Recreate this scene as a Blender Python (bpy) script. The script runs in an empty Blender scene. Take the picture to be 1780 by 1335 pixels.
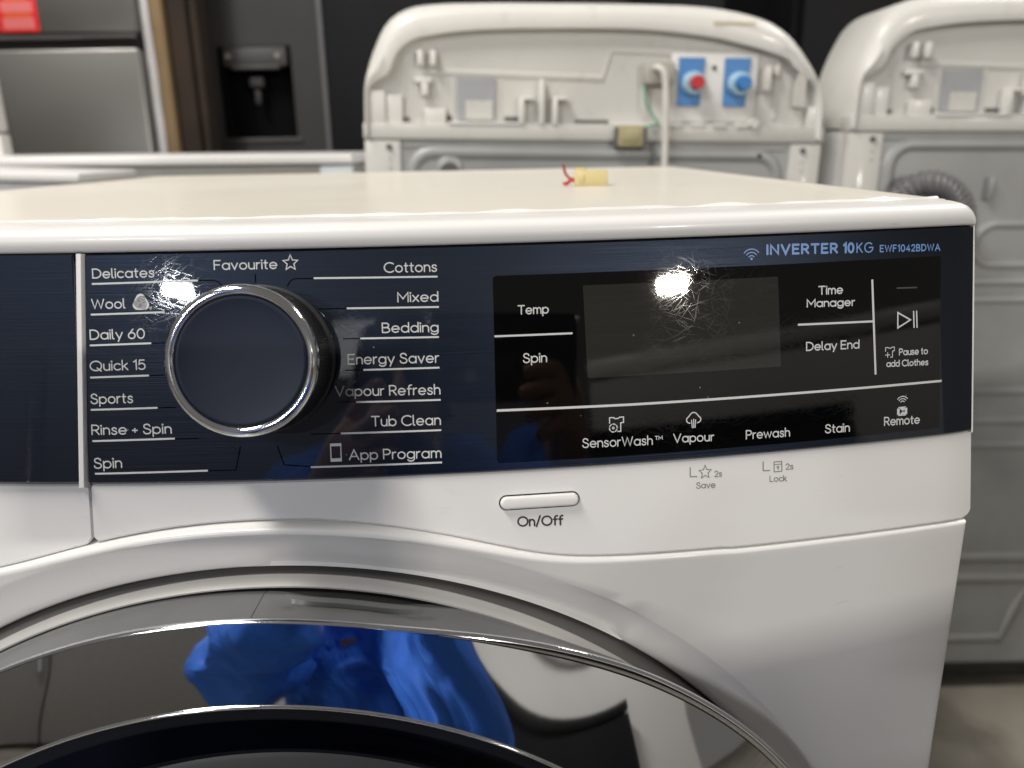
import bpy, bmesh, math, random
import numpy as np
from mathutils import Vector, Matrix, noise
random.seed(7)
SC = bpy.context.scene
R = math.radians
COL = SC.collection
# ------------------------------------------------------------------ camera, world, lamps, exposure
cam_d = bpy.data.cameras.new('camera')
cam = bpy.data.objects.new('camera', cam_d); COL.objects.link(cam)
SC.camera = cam
CAM = Vector((0.09182, -0.28387, 0.87700))
PITCH, YAW, ROLL = R(16.4103), R(0.9981), R(1.1174)
_f = Vector((math.sin(YAW)*math.cos(PITCH), math.cos(YAW)*math.cos(PITCH), -math.sin(PITCH)))
_r = Vector((math.cos(YAW), -math.sin(YAW), 0)); _u = _r.cross(_f)
_r2 = math.cos(ROLL)*_r - math.sin(ROLL)*_u
_u2 = math.cos(ROLL)*_u + math.sin(ROLL)*_r
cam.matrix_world = Matrix(((_r2.x, _u2.x, -_f.x, CAM.x), (_r2.y, _u2.y, -_f.y, CAM.y), (_r2.z, _u2.z, -_f.z, CAM.z), (0, 0, 0, 1)))
cam_d.sensor_width = 36; cam_d.lens = 36*1412.78/1780
cam_d.clip_start = 0.005; cam_d.clip_end = 100
cam_d.dof.use_dof = True; cam_d.dof.focus_distance = 0.335; cam_d.dof.aperture_fstop = 8.5

world = bpy.data.worlds.new('World'); SC.world = world; world.use_nodes = True
world.node_tree.nodes['Background'].inputs[0].default_value = (1.0, .94, .87, 1)
world.node_tree.nodes['Background'].inputs[1].default_value = 0.12

def area(name, loc, target, sx, sy, energy, col):
    d = bpy.data.lights.new(name, 'AREA'); d.shape = 'RECTANGLE'; d.size = sx; d.size_y = sy
    d.energy = energy; d.color = col
    o = bpy.data.objects.new(name, d); COL.objects.link(o); o.location = loc
    o.rotation_euler = (Vector(target)-Vector(loc)).to_track_quat('-Z', 'Y').to_euler()
    return o
OVER = area('overhead_lamp', (-1.1, -.25, 3.2), (.1, .2, .8), 1.4, .35, 68, (1.0, .95, .88))
area('lamp_behind', (2.4, 1.5, 3.3), (.6, .6, .8), 1.2, .3, 34, (1.0, .96, .9))
area('left_fill', (-2.7, -4.4, 3.25), (0, 0, .8), .9, .5, 62, (.95, .97, 1.0))  # soft cool fill light added from the front left, no door there
area('lamp_right', (4.3, -8.0, 3.25), (0, 0, .8), .46, .12, 215, (1.0, .93, .83))
area('lamp_left', (-3.75, -8.1, 3.3), (0, 0, .8), .42, .10, 45, (.95, .97, 1.0))
area('high_window', (0, -8.6, 2.72), (0, 0, 2.6), 2.7, .62, 9, (.95, .97, 1.0))

vs = SC.view_settings
SC.display_settings.display_device = 'sRGB'
vs.view_transform = 'Standard'; vs.look = 'None'; vs.exposure = 0.14; vs.gamma = 1.0
SC.cycles.max_bounces = 8
# ------------------------------------------------------------------ helpers
def rgb(h, k=1.0):
    v = [int(h[i:i+2], 16)/255 for i in (0, 2, 4)]
    return tuple((c/12.92 if c <= .04045 else ((c+.055)/1.055)**2.4)*k for c in v)+(1,)
class N:
    def __init__(s, name):
        s.m = bpy.data.materials.new(name); s.m.use_nodes = True
        s.t = s.m.node_tree; s.b = s.t.nodes['Principled BSDF']
        s.tc = s.t.nodes.new('ShaderNodeTexCoord')
    def n(s, typ, **k):
        x = s.t.nodes.new(typ)
        for a, v in k.items(): setattr(x, a, v)
        return x
    def l(s, a, b): s.t.links.new(a, b); return s
    def set(s, **k):
        for a, v in k.items():
            s.b.inputs[a.replace('_', ' ')].default_value = v
        return s
    def mapped(s, scale, rot=(0, 0, 0), loc=(0, 0, 0)):
        mp = s.n('ShaderNodeMapping'); mp.inputs['Scale'].default_value = scale; mp.inputs['Rotation'].default_value = rot; mp.inputs['Location'].default_value = loc
        s.l(s.tc.outputs['Object'], mp.inputs[0]); return mp.outputs[0]
    def turned(s, sizes, ang, loc):
        mp = s.n('ShaderNodeMapping', vector_type='TEXTURE'); mp.inputs['Scale'].default_value = sizes; mp.inputs['Rotation'].default_value = (0, ang, 0); mp.inputs['Location'].default_value = loc
        s.l(s.tc.outputs['Object'], mp.inputs[0]); return mp.outputs[0]
    def noise(s, scale, vec=None, detail=3, rough=.5, dist=0):
        x = s.n('ShaderNodeTexNoise'); x.inputs['Scale'].default_value = scale; x.inputs['Detail'].default_value = detail
        x.inputs['Roughness'].default_value = rough; x.inputs['Distortion'].default_value = dist
        s.l(vec if vec else s.tc.outputs['Object'], x.inputs['Vector']); return x.outputs[0]
    def ramp(s, src, stops):
        x = s.n('ShaderNodeValToRGB'); e = x.color_ramp.elements
        while len(e) < len(stops): e.new(.5)
        for q, (p, c) in zip(e, stops):
            q.position = p; q.color = c if not isinstance(c, (int, float)) else (c, c, c, 1)
        s.l(src, x.inputs[0]); return x.outputs[0]
    def math(s, op, a, b=None):
        x = s.n('ShaderNodeMath', operation=op)
        for i, v in enumerate((a, b)):
            if v is None: continue
            if isinstance(v, (int, float)): x.inputs[i].default_value = v
            else: s.l(v, x.inputs[i])
        return x.outputs[0]
    def mixc(s, f, a, b):
        x = s.n('ShaderNodeMix', data_type='RGBA')
        for sock, v in ((x.inputs[0], f), (x.inputs[6], a), (x.inputs[7], b)):
            if isinstance(v, (tuple, int, float)): sock.default_value = v
            else: s.l(v, sock)
        return x.outputs[2]
    def bump(s, h, strength, dist, normal=None):
        x = s.n('ShaderNodeBump'); x.inputs['Strength'].default_value = strength; x.inputs['Distance'].default_value = dist
        s.l(h, x.inputs['Height'])
        if normal: s.l(normal, x.inputs['Normal'])
        return x.outputs[0]

def enamel(name, col, rough=.28, smudge=.06, coat=.35, dirt=0.0, dirtcol=(.25, .22, .18, 1)):
    s = N(name); base = col
    b = s.noise(9, detail=4)
    f = s.ramp(b, [(.3, 0.0), (.75, 1.0)])
    c = s.mixc(f, base, tuple(v*(1-smudge) for v in base[:3])+(1,))
    if dirt:
        d = s.ramp(s.noise(38, detail=6, rough=.7), [(.56, 0.0), (.72, dirt)])
        c = s.mixc(d, c, dirtcol)
    # sparse dark specks
    v = s.n('ShaderNodeTexVoronoi'); v.inputs['Scale'].default_value = 42; s.l(s.tc.outputs['Object'], v.inputs['Vector'])
    sp = s.math('LESS_THAN', v.outputs['Distance'], .028)
    pick = s.math('GREATER_THAN', s.noise(7.3, detail=1), .62)
    c = s.mixc(s.math('MULTIPLY', s.math('MULTIPLY', sp, pick), .55), c, (.12, .1, .08, 1))
    sc = s.noise(1.0, s.mapped((55, 55, 260), rot=(0, R(12), 0)), detail=2)
    sk = s.math('MULTIPLY', s.ramp(sc, [(.70, 0.0), (.76, 1.0)]), s.ramp(s.noise(5.1, detail=2), [(.5, 0.0), (.62, .5)]))
    c = s.mixc(sk, c, tuple(v*.55 for v in base[:3])+(1,))
    s.l(c, s.b.inputs['Base Color'])
    s.l(s.ramp(s.noise(22, detail=5), [(.3, rough*.94), (.7, rough*1.08)]), s.b.inputs['Roughness'])
    s.l(s.bump(s.noise(420, detail=2), .05, .0004), s.b.inputs['Normal'])
    s.set(Coat_Weight=coat, Coat_Roughness=.08)
    return s.m
def plain(name, col, rough=.5, metal=0.0, coat=0.0, var=.08, nscale=30, bump=0.0):
    s = N(name); f = s.noise(nscale, detail=4)
    c = s.mixc(s.ramp(f, [(.3, 0.0), (.7, 1.0)]), col, tuple(v*(1-var) for v in col[:3])+(1,))
    s.l(c, s.b.inputs['Base Color']); s.set(Roughness=rough, Metallic=metal, Coat_Weight=coat, Coat_Roughness=.05)
    if bump: s.l(s.bump(s.noise(nscale*8, detail=3), bump, .001), s.b.inputs['Normal'])
    return s.m
def panel_mat(name, col, metal, rough, halo, brush=.18, spec=.25):
    """gloss film over a brushed, finely scratched face"""
    s = N(name); s.set(Metallic=metal, Roughness=rough, Coat_Weight=1.0, Coat_IOR=1.5, Specular_IOR_Level=spec)
    br = s.noise(1.0, s.mapped((14, 14, 2600)), detail=2, rough=.6)
    c = s.mixc(s.ramp(br, [(.35, 0.0), (.7, 1.0)]), tuple(v*.9 for v in col[:3])+(1,), tuple(v*1.12 for v in col[:3])+(1,))
    # pale dust specks
    v = s.n('ShaderNodeTexVoronoi'); v.inputs['Scale'].default_value = 260; s.l(s.tc.outputs['Object'], v.inputs['Vector'])
    pick = s.math('GREATER_THAN', s.noise(61, detail=1), .665)
    sp = s.math('MULTIPLY', s.math('LESS_THAN', v.outputs['Distance'], .085), pick)
    c = s.mixc(s.math('MULTIPLY', sp, .5), c, (.35, .35, .36, 1))
    s.l(c, s.b.inputs['Base Color'])
    # hair scratches: a few families of long thin lines in different directions
    tot = None
    for i, (ang, w, th) in enumerate(((4, .8, .64), (19, .8, .64), (-17, .8, .64), (36, .8, .64), (-33, .8, .64), (56, .8, .65), (-52, .8, .65), (78, .8, .65), (-75, .8, .65))):
        n = s.noise(1.0, s.turned((1/75, 1, 1/1700), R(ang), (i*.31, 0, i*.17)), detail=1, dist=.3)
        k = s.math('MULTIPLY', s.ramp(n, [(th, 0.0), (th+.06, 1.0)]), w)
        tot = k if tot is None else s.math('MAXIMUM', tot, k)
    area_f = s.ramp(s.noise(17, detail=3), [(.35, .1), (.65, 1.0)])
    tot = s.math('MULTIPLY', tot, area_f)
    h = s.math('ADD', s.math('MULTIPLY', br, brush), tot)
    nrm = s.bump(h, halo, .00003)
    s.l(nrm, s.b.inputs['Coat Normal'])
    s.l(s.ramp(tot, [(0.0, .022), (1.0, .13)]), s.b.inputs['Coat Roughness'])
    s.l(s.bump(br, .25, .0002), s.b.inputs['Normal'])
    s.set(Anisotropic=.5)
    return s.m
M = {}
M['white'] = enamel('white_enamel', (.78, .772, .762, 1), .36, .03, .15)
M['white_top'] = enamel('worktop_laminate', (.76, .725, .65, 1), .42, .03, .15, .035, (.5, .44, .36, 1))
M['white_old'] = enamel('console_plastic', (.72, .71, .68, 1), .42, .06, .1, .25, (.4, .36, .3, 1))
M['grey_plastic_and_shade'] = enamel('console_grey_and_shade', (.58, .57, .54, 1), .5, .08, .05, .35, (.33, .3, .26, 1))  # also on the white corner posts, where the grey is shade
M['galv'] = plain('galvanised_steel', (.36, .37, .365, 1), .45, .25, 0, .22, 9)
M['navy'] = panel_mat('navy_brushed_film', (.0080, .0130, .0250, 1), .75, .36, .05)
M['navy_drawer'] = panel_mat('navy_drawer_film', (.0062, .0108, .0215, 1), .75, .40, .15)
M['display'] = panel_mat('display_black', (.0018, .0018, .002, 1), 0.0, .6, .06, .03, 0.0)
M['lcd'] = panel_mat('display_lcd', (.019, .0183, .0155, 1), 0.0, .6, .06, .03, 0.05)
M['print'] = plain('print_white', (.62, .63, .63, 1), .5, 0, 0, .03)
M['print_blue'] = plain('print_blue', (.16, .30, .62, 1), .4, 0, 0, .05)
M['print_black'] = plain('print_black', (.02, .02, .022, 1), .5, 0, 0, .03)
M['print_grey'] = plain('print_grey', (.20, .195, .19, 1), .5, 0, 0, .03)
M['print_dim'] = plain('print_dim', (.045, .045, .047, 1), .5, 0, 0, .03)
M['guide'] = plain('guide_dark', (.003, .0045, .008, 1), .9, 0, 0, .03)
M['guide'].node_tree.nodes['Principled BSDF'].inputs['Specular IOR Level'].default_value = 0.0
M['chrome'] = plain('chrome_plating', (.72, .73, .74, 1), .035, 1.0, 0, .04, 12)
M['chrome_trim'] = plain('chrome_bright', (.88, .90, .93, 1), .09, 1.0, 0, .08, 160)
M['rim'] = plain('rim_silver', (.21, .215, .22, 1), .36, .45, .2, .25, 24, .06)
M['gasket'] = plain('gasket_grey', (.10, .096, .094, 1), .6, 0, 0, .1)
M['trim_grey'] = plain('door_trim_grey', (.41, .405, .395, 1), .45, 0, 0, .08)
M['void'] = plain('gap_black', (.01, .01, .01, 1), .8)
M['knob'] = plain('knob_navy', (.0105, .0165, .034, 1), .5, .1, 0, .18, 14)
M['knob'].node_tree.nodes['Principled BSDF'].inputs['Specular IOR Level'].default_value = .3
M['knob_grip'] = plain('grip_black', (.032, .033, .036, 1), .5, 0, 0)
M['porthole'] = plain('porthole_smoke', (.085, .083, .08, 1), .5, 0, 0, .12, 16)
M['black_gloss'] = plain('fridge_black', (.010, .010, .0115, 1), .6, 0, .0, .3, 5)
M['black_dark'] = plain('fridge_recess', (.0015, .0015, .002, 1), .9)
for k_ in ('black_dark', 'black_gloss'): M[k_].node_tree.nodes['Principled BSDF'].inputs['Specular IOR Level'].default_value = .15
M['black_mid'] = plain('fridge_charcoal', (.026, .0255, .0265, 1), .6, 0, .0, .3, 5)
M['cream'] = plain('nylon_cream', (.66, .55, .27, 1), .45, 0, .1, .08)
M['clip'] = plain('clip_yellowed', (.42, .38, .22, 1), .5, 0, .1, .2, 60)
M['red'] = plain('wire_red', (.55, .03, .05, 1), .4, 0, .2)
M['brownred'] = plain('wire_brown', (.28, .06, .03, 1), .4, 0, .2)
M['blue'] = plain('valve_blue', (.06, .22, .52, 1), .45, 0, .2)
M['bluecap'] = plain('cap_blue', (.01, .18, .52, 1), .4, 0, .2)
M['lightblue'] = plain('collar_pale_blue', (.42, .62, .74, 1), .4, 0, .2)
M['redcap'] = plain('cap_red', (.50, .008, .02, 1), .4, 0, .2)
M['cord'] = plain('cord_white', (.66, .64, .60, 1), .45, 0, .1)
M['green'] = plain('wire_green', (.10, .38, .22, 1), .5)
M['hose'] = plain('hose_grey', (.17, .17, .175, 1), .42, 0, .1, .15)
M['foam'] = plain('foam_white', (.62, .61, .62, 1), .8, 0, 0, .15, 14)
M['card'] = plain('card_tan', (.24, .165, .085, 1), .85, 0, 0, .2, 12)
M['timber'] = plain('timber_dark', (.030, .017, .009, 1), .85, 0, 0, .5, 9)
M['rust'] = plain('rust_strip', (.03, .028, .025, 1), .7, .3, 0, .5, 40)
M['sticker_red'] = plain('sticker_red', (.80, .012, .015, 1), .5, 0, .3, .03)
M['sticker_pink'] = plain('sticker_pink', (.80, .19, .19, 1), .5, 0, .3, .03)
M['sticker_orange'] = plain('sticker_orange', (.85, .2, .01, 1), .5, 0, .3, .03)
def steel():
    s = N('stainless_steel'); br = s.noise(1.0, s.mapped((3, 900, 900)), detail=2)
    c = s.mixc(s.noise(3, detail=3), (.33, .325, .315, 1), (.29, .29, .29, 1)); s.l(c, s.b.inputs['Base Color'])
    s.set(Metallic=.9, Roughness=.36, Anisotropic=.5); s.l(s.bump(br, .08, .0004), s.b.inputs['Normal']); return s.m
M['steel'] = steel()
def concrete():
    s = N('concrete_floor')
    c = s.ramp(s.noise(2.2, detail=8, rough=.62), [(.25, (.17, .155, .13, 1)), (.5, (.30, .275, .235, 1)), (.78, (.41, .38, .33, 1))])
    st = s.ramp(s.noise(7, detail=5), [(.5, 0.0), (.68, .6)])
    c = s.mixc(st, c, (.13, .115, .095, 1)); s.l(c, s.b.inputs['Base Color'])
    s.set(Roughness=.6); s.l(s.bump(s.noise(60, detail=6), .3, .003), s.b.inputs['Normal']); return s.m
M['concrete'] = concrete()
def dark_ring_mat():
    s = N('door_navy_ring'); s.set(Base_Color=(.0050, .0075, .016, 1), Roughness=.5, Specular_IOR_Level=.12); 
    return s.m
M['dark_ring'] = dark_ring_mat()
def shirt_mat():
    s = N('shirt_cotton'); f = s.noise(16, detail=5)
    c = s.mixc(s.ramp(f, [(.3, 0.0), (.7, 1.0)]), (.02, .13, .62, 1), (.035, .19, .80, 1)); s.l(c, s.b.inputs['Base Color'])
    s.set(Roughness=.75); s.l(s.bump(s.noise(9, detail=4, dist=1.2), .9, .03), s.b.inputs['Normal']); return s.m
M['shirt'] = shirt_mat()
M['skin'] = plain('skin_tone', (.42, .23, .15, 1), .5, 0, 0, .1, 30)
M['hair'] = plain('hair_black', (.012, .010, .009, 1), .5, 0, 0, .3, 200, .3)
M['trousers'] = plain('trousers_dark', (.015, .016, .02, 1), .8, 0, 0, .2, 30, .2)
M['phone'] = plain('phone_black', (.01, .01, .011, 1), .25, 0, .5)

class MB:
    def __init__(s): s.v = []; s.f = []
    def add(s, vs_, fs):
        o = len(s.v); s.v += [tuple(v) for v in vs_]; s.f += [tuple(i+o for i in q) for q in fs]; return s
    def grid(s, rows, closed_u=False, closed_v=False, flip=False):
        nv, nu = len(rows), len(rows[0]); o = len(s.v)
        for r_ in rows: s.v += [tuple(p) for p in r_]
        for j in range(nv if closed_v else nv-1):
            for i in range(nu if closed_u else nu-1):
                a = o+j*nu+i; b = o+j*nu+(i+1) % nu; c = o+((j+1) % nv)*nu+(i+1) % nu; d = o+((j+1) % nv)*nu+i
                s.f.append((a, d, c, b) if flip else (a, b, c, d))
        return s
    def box(s, x0, x1, y0, y1, z0, z1, b=.0):
        """bevelled box: chamfer b"""
        if b <= 0:
            vs_ = [(x, y, z) for z in (z0, z1) for y in (y0, y1) for x in (x0, x1)]
            return s.add(vs_, [(0, 2, 3, 1), (4, 5, 7, 6), (0, 1, 5, 4), (2, 6, 7, 3), (0, 4, 6, 2), (1, 3, 7, 5)])
        bm = bmesh.new(); bmesh.ops.create_cube(bm, size=1)
        for v in bm.verts: v.co = ((x0+x1)/2+v.co.x*(x1-x0), (y0+y1)/2+v.co.y*(y1-y0), (z0+z1)/2+v.co.z*(z1-z0))
        bmesh.ops.bevel(bm, geom=bm.edges[:], offset=b, segments=2, profile=.5, affect='EDGES')
        return s.bm(bm)
    def bm(s, bm):
        bm.verts.index_update(); s.add([v.co[:] for v in bm.verts], [[v.index for v in f.verts] for f in bm.faces]); bm.free(); return s
    def tube(s, pts, rad, seg=10, cap=True):
        pts = [Vector(p) for p in pts]; n = len(pts); rows = []
        rf = rad if callable(rad) else (lambda i: rad)
        up = None
        for i, p in enumerate(pts):
            t = (pts[min(i+1, n-1)]-pts[max(i-1, 0)]).normalized()
            if up is None:
                up = Vector((0, 0, 1)) if abs(t.z) < .9 else Vector((1, 0, 0))
            a = t.cross(up).normalized(); up = a.cross(t).normalized()
            rows.append([p+(a*math.cos(k*2*math.pi/seg)+up*math.sin(k*2*math.pi/seg))*rf(i) for k in range(seg)])
        s.grid(rows, closed_u=True)
        if cap:
            o = len(s.v)-n*seg; s.f.append(tuple(o+k for k in range(seg))); s.f.append(tuple(o+(n-1)*seg+k for k in reversed(range(seg))))
        return s
    def build(s, name, mat, parent=None, angle=35, recalc=True, label=None):
        me = bpy.data.meshes.new(name); me.from_pydata(s.v, [], s.f)
        bm = bmesh.new(); bm.from_mesh(me); bmesh.ops.remove_doubles(bm, verts=bm.verts[:], dist=1e-7)
        if recalc: bmesh.ops.recalc_face_normals(bm, faces=bm.faces[:])
        for f in bm.faces: f.smooth = True
        for e in bm.edges:
            if len(e.link_faces) == 2 and e.calc_face_angle(0) > R(angle): e.smooth = False
        bm.to_mesh(me); bm.free(); me.update()
        me.materials.append(mat if not isinstance(mat, str) else M[mat])
        o = bpy.data.objects.new(name, me); COL.objects.link(o)
        if parent: o.parent = parent
        if label: o['label'] = label
        return o
def loose(mb):
    """split into connected pieces"""
    par = list(range(len(mb.v)))
    def fd(i):
        while par[i] != i: par[i] = par[par[i]]; i = par[i]
        return i
    for f in mb.f:
        for i in f[1:]: par[fd(i)] = fd(f[0])
    out = {}
    for f in mb.f: out.setdefault(fd(f[0]), []).append(f)
    for fs in out.values():
        ids = sorted({i for f in fs for i in f}); mp = {i: k for k, i in enumerate(ids)}
        m = MB(); m.v = [mb.v[i] for i in ids]; m.f = [tuple(mp[i] for i in f) for f in fs]; yield m
def each(mb, name, mat, par):
    for m in loose(mb): m.build(name, mat, par)
def smooth(pts, n=8):
    """Catmull-Rom through points"""
    P = [Vector(p) for p in pts]; out = []
    for i in range(len(P)-1):
        a = P[max(i-1, 0)]; b = P[i]; c = P[i+1]; d = P[min(i+2, len(P)-1)]
        for k in range(n):
            t = k/n; out.append(.5*((2*b)+(c-a)*t+(2*a-5*b+4*c-d)*t*t+(3*b-a-3*c+d)*t**3))
    return out+[P[-1]]
def thing(name, label, cat, loc=(0, 0, 0), rot=(0, 0, 0), group=None):
    o = bpy.data.objects.new(name, None); COL.objects.link(o); o.empty_display_size = .05
    o.location = loc; o.rotation_euler = rot; o['label'] = label; o['category'] = cat
    if group: o['group'] = group
    return o
def tag(o, label, cat, group=None):
    o['label'] = label; o['category'] = cat
    if group: o['group'] = group
    return o
def struct(o): o['kind'] = 'structure'; return o
def lerp(a, b, t): return a+(b-a)*t
def interp(x, tab):
    if x <= tab[0][0]: return tab[0][1]
    for (a, u), (b, v) in zip(tab, tab[1:]):
        if x <= b:
            t = (x-a)/(b-a); t = t*t*(3-2*t); return lerp(u, v, t)
    return tab[-1][1]
TEXTS=[
('Delicates',-0.06174,0.8311,-0.0378,0.83115,0.00355,0.000464,'p'),
('Wool',-0.06268,0.81984,-0.04951,0.81987,0.00362,0.000466,'p'),
('Daily 60',-0.06394,0.80843,-0.04252,0.80861,0.00367,0.000466,'p'),
('Quick 15',-0.0646,0.79674,-0.04285,0.79707,0.0037,0.000466,'p'),
('Sports',-0.06499,0.78439,-0.04838,0.78464,0.00377,0.000468,'p'),
('Rinse + Spin',-0.06526,0.77276,-0.03408,0.77295,0.00378,0.000468,'p'),
('Spin',-0.06505,0.76003,-0.05392,0.76026,0.00392,0.000473,'p'),
('Favourite',-0.01519,0.83343,0.00894,0.83332,0.00355,0.000458,'p'),
('Cottons',0.04909,0.83093,0.06933,0.83072,0.00373,0.00046,'p'),
('Mixed',0.05387,0.81982,0.06956,0.81963,0.00368,0.000462,'p'),
('Bedding',0.0476,0.80859,0.06929,0.80823,0.00372,0.000462,'p'),
('Energy Saver',0.03418,0.79718,0.0692,0.79673,0.00383,0.000462,'p'),
('Vapour Refresh',0.02891,0.78543,0.06933,0.7847,0.00381,0.000462,'p'),
('Tub Clean',0.04233,0.77362,0.06915,0.77319,0.00387,0.000464,'p'),
('App Program',0.03334,0.76121,0.06903,0.76066,0.00389,0.000466,'p'),
('INVERTER',0.20101,0.83246,0.23214,0.83182,0.00395,0.000904,'m'),
('10',0.23446,0.83172,0.23963,0.83161,0.004,0.000932,'m'),
('KG',0.24054,0.83155,0.24826,0.83143,0.00395,0.000524,'m'),
('EWF1042BDWA',0.25117,0.83137,0.27953,0.83064,0.00279,0.000488,'m'),
('Temp',0.09998,0.81366,0.11213,0.81365,0.00342,0.00045,'k'),
('Spin',0.10157,0.79526,0.11105,0.79521,0.00358,0.000452,'k'),
('Time',0.22344,0.81567,0.23446,0.81557,0.00343,0.000514,'k'),
('Manager',0.21831,0.81097,0.23992,0.81042,0.0032,0.000514,'k'),
('Delay End',0.21797,0.7937,0.24191,0.79315,0.00346,0.000516,'k'),
('Pause to',0.26016,0.78902,0.27398,0.78856,0.00271,0.00044,'k'),
('add Clothes',0.25426,0.7847,0.27416,0.78399,0.0026,0.000438,'k'),
('SensorWash',0.12429,0.76155,0.15281,0.76098,0.00358,0.000443,'k'),
('TM',0.15366,0.76284,0.15688,0.76278,0.00146,0.000283,'k'),
('Vapour',0.16122,0.76118,0.17833,0.76069,0.00346,0.000456,'k'),
('Prewash',0.19169,0.76036,0.21088,0.75998,0.00352,0.000475,'k'),
('Stain',0.22631,0.75996,0.23762,0.7597,0.00351,0.000496,'k'),
('Remote',0.25328,0.76068,0.27031,0.76012,0.00352,0.000519,'k'),
('On/Off',0.09801,0.73236,0.11634,0.73181,0.00381,0.000661,'d'),
('2s',0.17875,0.74614,0.18202,0.7461,0.0024,0.000342,'g'),
('Save',0.17106,0.74211,0.17918,0.74191,0.0024,0.000339,'g'),
('2s',0.20951,0.74646,0.21298,0.74639,0.00244,0.000356,'g'),
('Lock',0.2025,0.7422,0.21005,0.74186,0.00244,0.000351,'g'),
]
LINES=[
('u',[(-0.06201, 0.82905), (-0.02143, 0.82967)],0.000666),
('u',[(-0.06309, 0.81772), (-0.03458, 0.81823)],0.000669),
('u',[(-0.06408, 0.80629), (-0.04036, 0.8068)],0.000669),
('u',[(-0.06462, 0.79431), (-0.04186, 0.7948)],0.000672),
('u',[(-0.06507, 0.7822), (-0.03914, 0.78267)],0.000672),
('u',[(-0.06505, 0.77043), (-0.03306, 0.77101)],0.000675),
('u',[(-0.06475, 0.75806), (-0.02092, 0.75869)],0.000678),
('u',[(0.02245, 0.82957), (0.06943, 0.8289)],0.000654),
('u',[(0.03458, 0.8181), (0.06965, 0.81757)],0.000657),
('u',[(0.0393, 0.80676), (0.06932, 0.80633)],0.000657),
('u',[(0.04007, 0.79497), (0.06921, 0.79483)],0.00066),
('u',[(0.03684, 0.78297), (0.0693, 0.78265)],0.00066),
('u',[(0.03061, 0.77137), (0.06918, 0.77117)],0.000663),
('u',[(0.01864, 0.75899), (0.06914, 0.75887)],0.000663),
('v',[(0.09073, 0.80579), (0.12126, 0.80572)],0.000714),
('v',[(0.09092, 0.77765), (0.14495, 0.77717), (0.21019, 0.77712), (0.28063, 0.77692)],0.000941),
('v',[(0.21444, 0.80432), (0.24807, 0.80368)],0.000806),
('v',[(0.24766, 0.82053), (0.2493, 0.78202)],0.000898),
('h',[(-0.021, 0.82968), (-0.01553, 0.82969), (-0.0136, 0.82901), (-0.01216, 0.82707)],0.000394),
('h',[(0.00047, 0.83169), (0.00032, 0.8283)],0.000391),
('h',[(0.02236, 0.82949), (0.01518, 0.82955), (0.01363, 0.82885), (0.01224, 0.82676)],0.000392),
('h',[(0.02367, 0.81817), (0.03436, 0.8181)],0.000392),
('h',[(0.03265, 0.80681), (0.03899, 0.80673)],0.000392),
('h',[(0.03309, 0.79497), (0.0399, 0.79497)],0.000396),
('h',[(-0.0387, 0.78262), (-0.03205, 0.78273)],0.000398),
('h',[(-0.03285, 0.77085), (-0.02398, 0.77091)],0.0004),
('h',[(-0.02079, 0.75869), (-0.01016, 0.75868), (-0.008, 0.76754)],0.0004),
('h',[(0.0061, 0.76741), (0.00845, 0.76017), (0.01856, 0.75921)],0.000396),
('h',[(0.01903, 0.77139), (0.03048, 0.77135)],0.000396),
('h',[(0.03003, 0.78319), (0.03663, 0.78319)],0.000396),
('h',[(-0.04142, 0.79473), (-0.0361, 0.79486)],0.0004),
('h',[(-0.03992, 0.80671), (-0.03506, 0.80684)],0.000396),
('w',[(0.16863, 0.75085), (0.16859, 0.74705), (0.17155, 0.74693)],0.000384),
('w',[(0.19975, 0.75075), (0.19973, 0.74694), (0.2027, 0.74682)],0.0004),
('dash',[(0.25895, 0.81647), (0.2686, 0.81619)],0.000594),
('play',[(0.25954, 0.80649), (0.25957, 0.80028), (0.26551, 0.80319), (0.25954, 0.80649)],0.000594),
('play',[(0.26697, 0.8065), (0.26722, 0.80001)],0.000601),
('play',[(0.26839, 0.80648), (0.26865, 0.79999)],0.000603),
]
ICONS={
'star':(0.01389,0.83541,0.00293),
'wool':(-0.04355,0.82212,0.0033),
'phone':(0.02846,0.76424,0.00324),
'wifi':(0.19465,0.83316,0.00318),
'shirt':(0.13822,0.76975,0.00302),
'vapour':(0.16977,0.76955,0.00312),
'pause_shirt':(0.25593,0.79054,0.00228),
'remote':(0.26189,0.76969,0.00382),
'save_star':(0.17489,0.74839,0.00291),
'lock':(0.20619,0.74807,0.00239),
'knob_face':(-0.00682,0.79945,0.02953),
'power':(0.10693,0.74185,0.01581),
}
# disp [(0.09077, 0.82906), (0.27936, 0.82759), (0.28066, 0.75746), (0.09046, 0.75788)]
# lcd [(0.12587, 0.82403), (0.2059, 0.82325), (0.20723, 0.78752), (0.12732, 0.78816)]
# power [(0.09111, 0.74489), (0.12304, 0.7443), (0.12293, 0.73892), (0.09097, 0.73945)]
# ------------------------------------------------------------------ stroke lettering
def O_(cx, cy, rx, ry, a0=0, a1=360, n=None):
    n = n or max(6, int(abs(a1-a0)/12))
    return [(cx+rx*math.cos(R(lerp(a0, a1, i/n))), cy+ry*math.sin(R(lerp(a0, a1, i/n)))) for i in range(n+1)]
def arch(x, w=.5, h=.68, j=.40): return [(x, j)]+O_(x+w/2, j, w/2, h-j, 180, 0)[1:]+[(x+w, 0)]
_o = O_(.31, .34, .31, .34)
def sm(p, n=5): return [(v.x, v.y) for v in smooth([(a, b, 0) for a, b in p], n)]
_s = sm([(.40, .56), (.33, .655), (.21, .685), (.08, .64), (.045, .52), (.11, .41), (.23, .35), (.36, .29), (.42, .17), (.35, .04), (.21, -.005), (.07, .035), (0, .14)])
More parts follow.
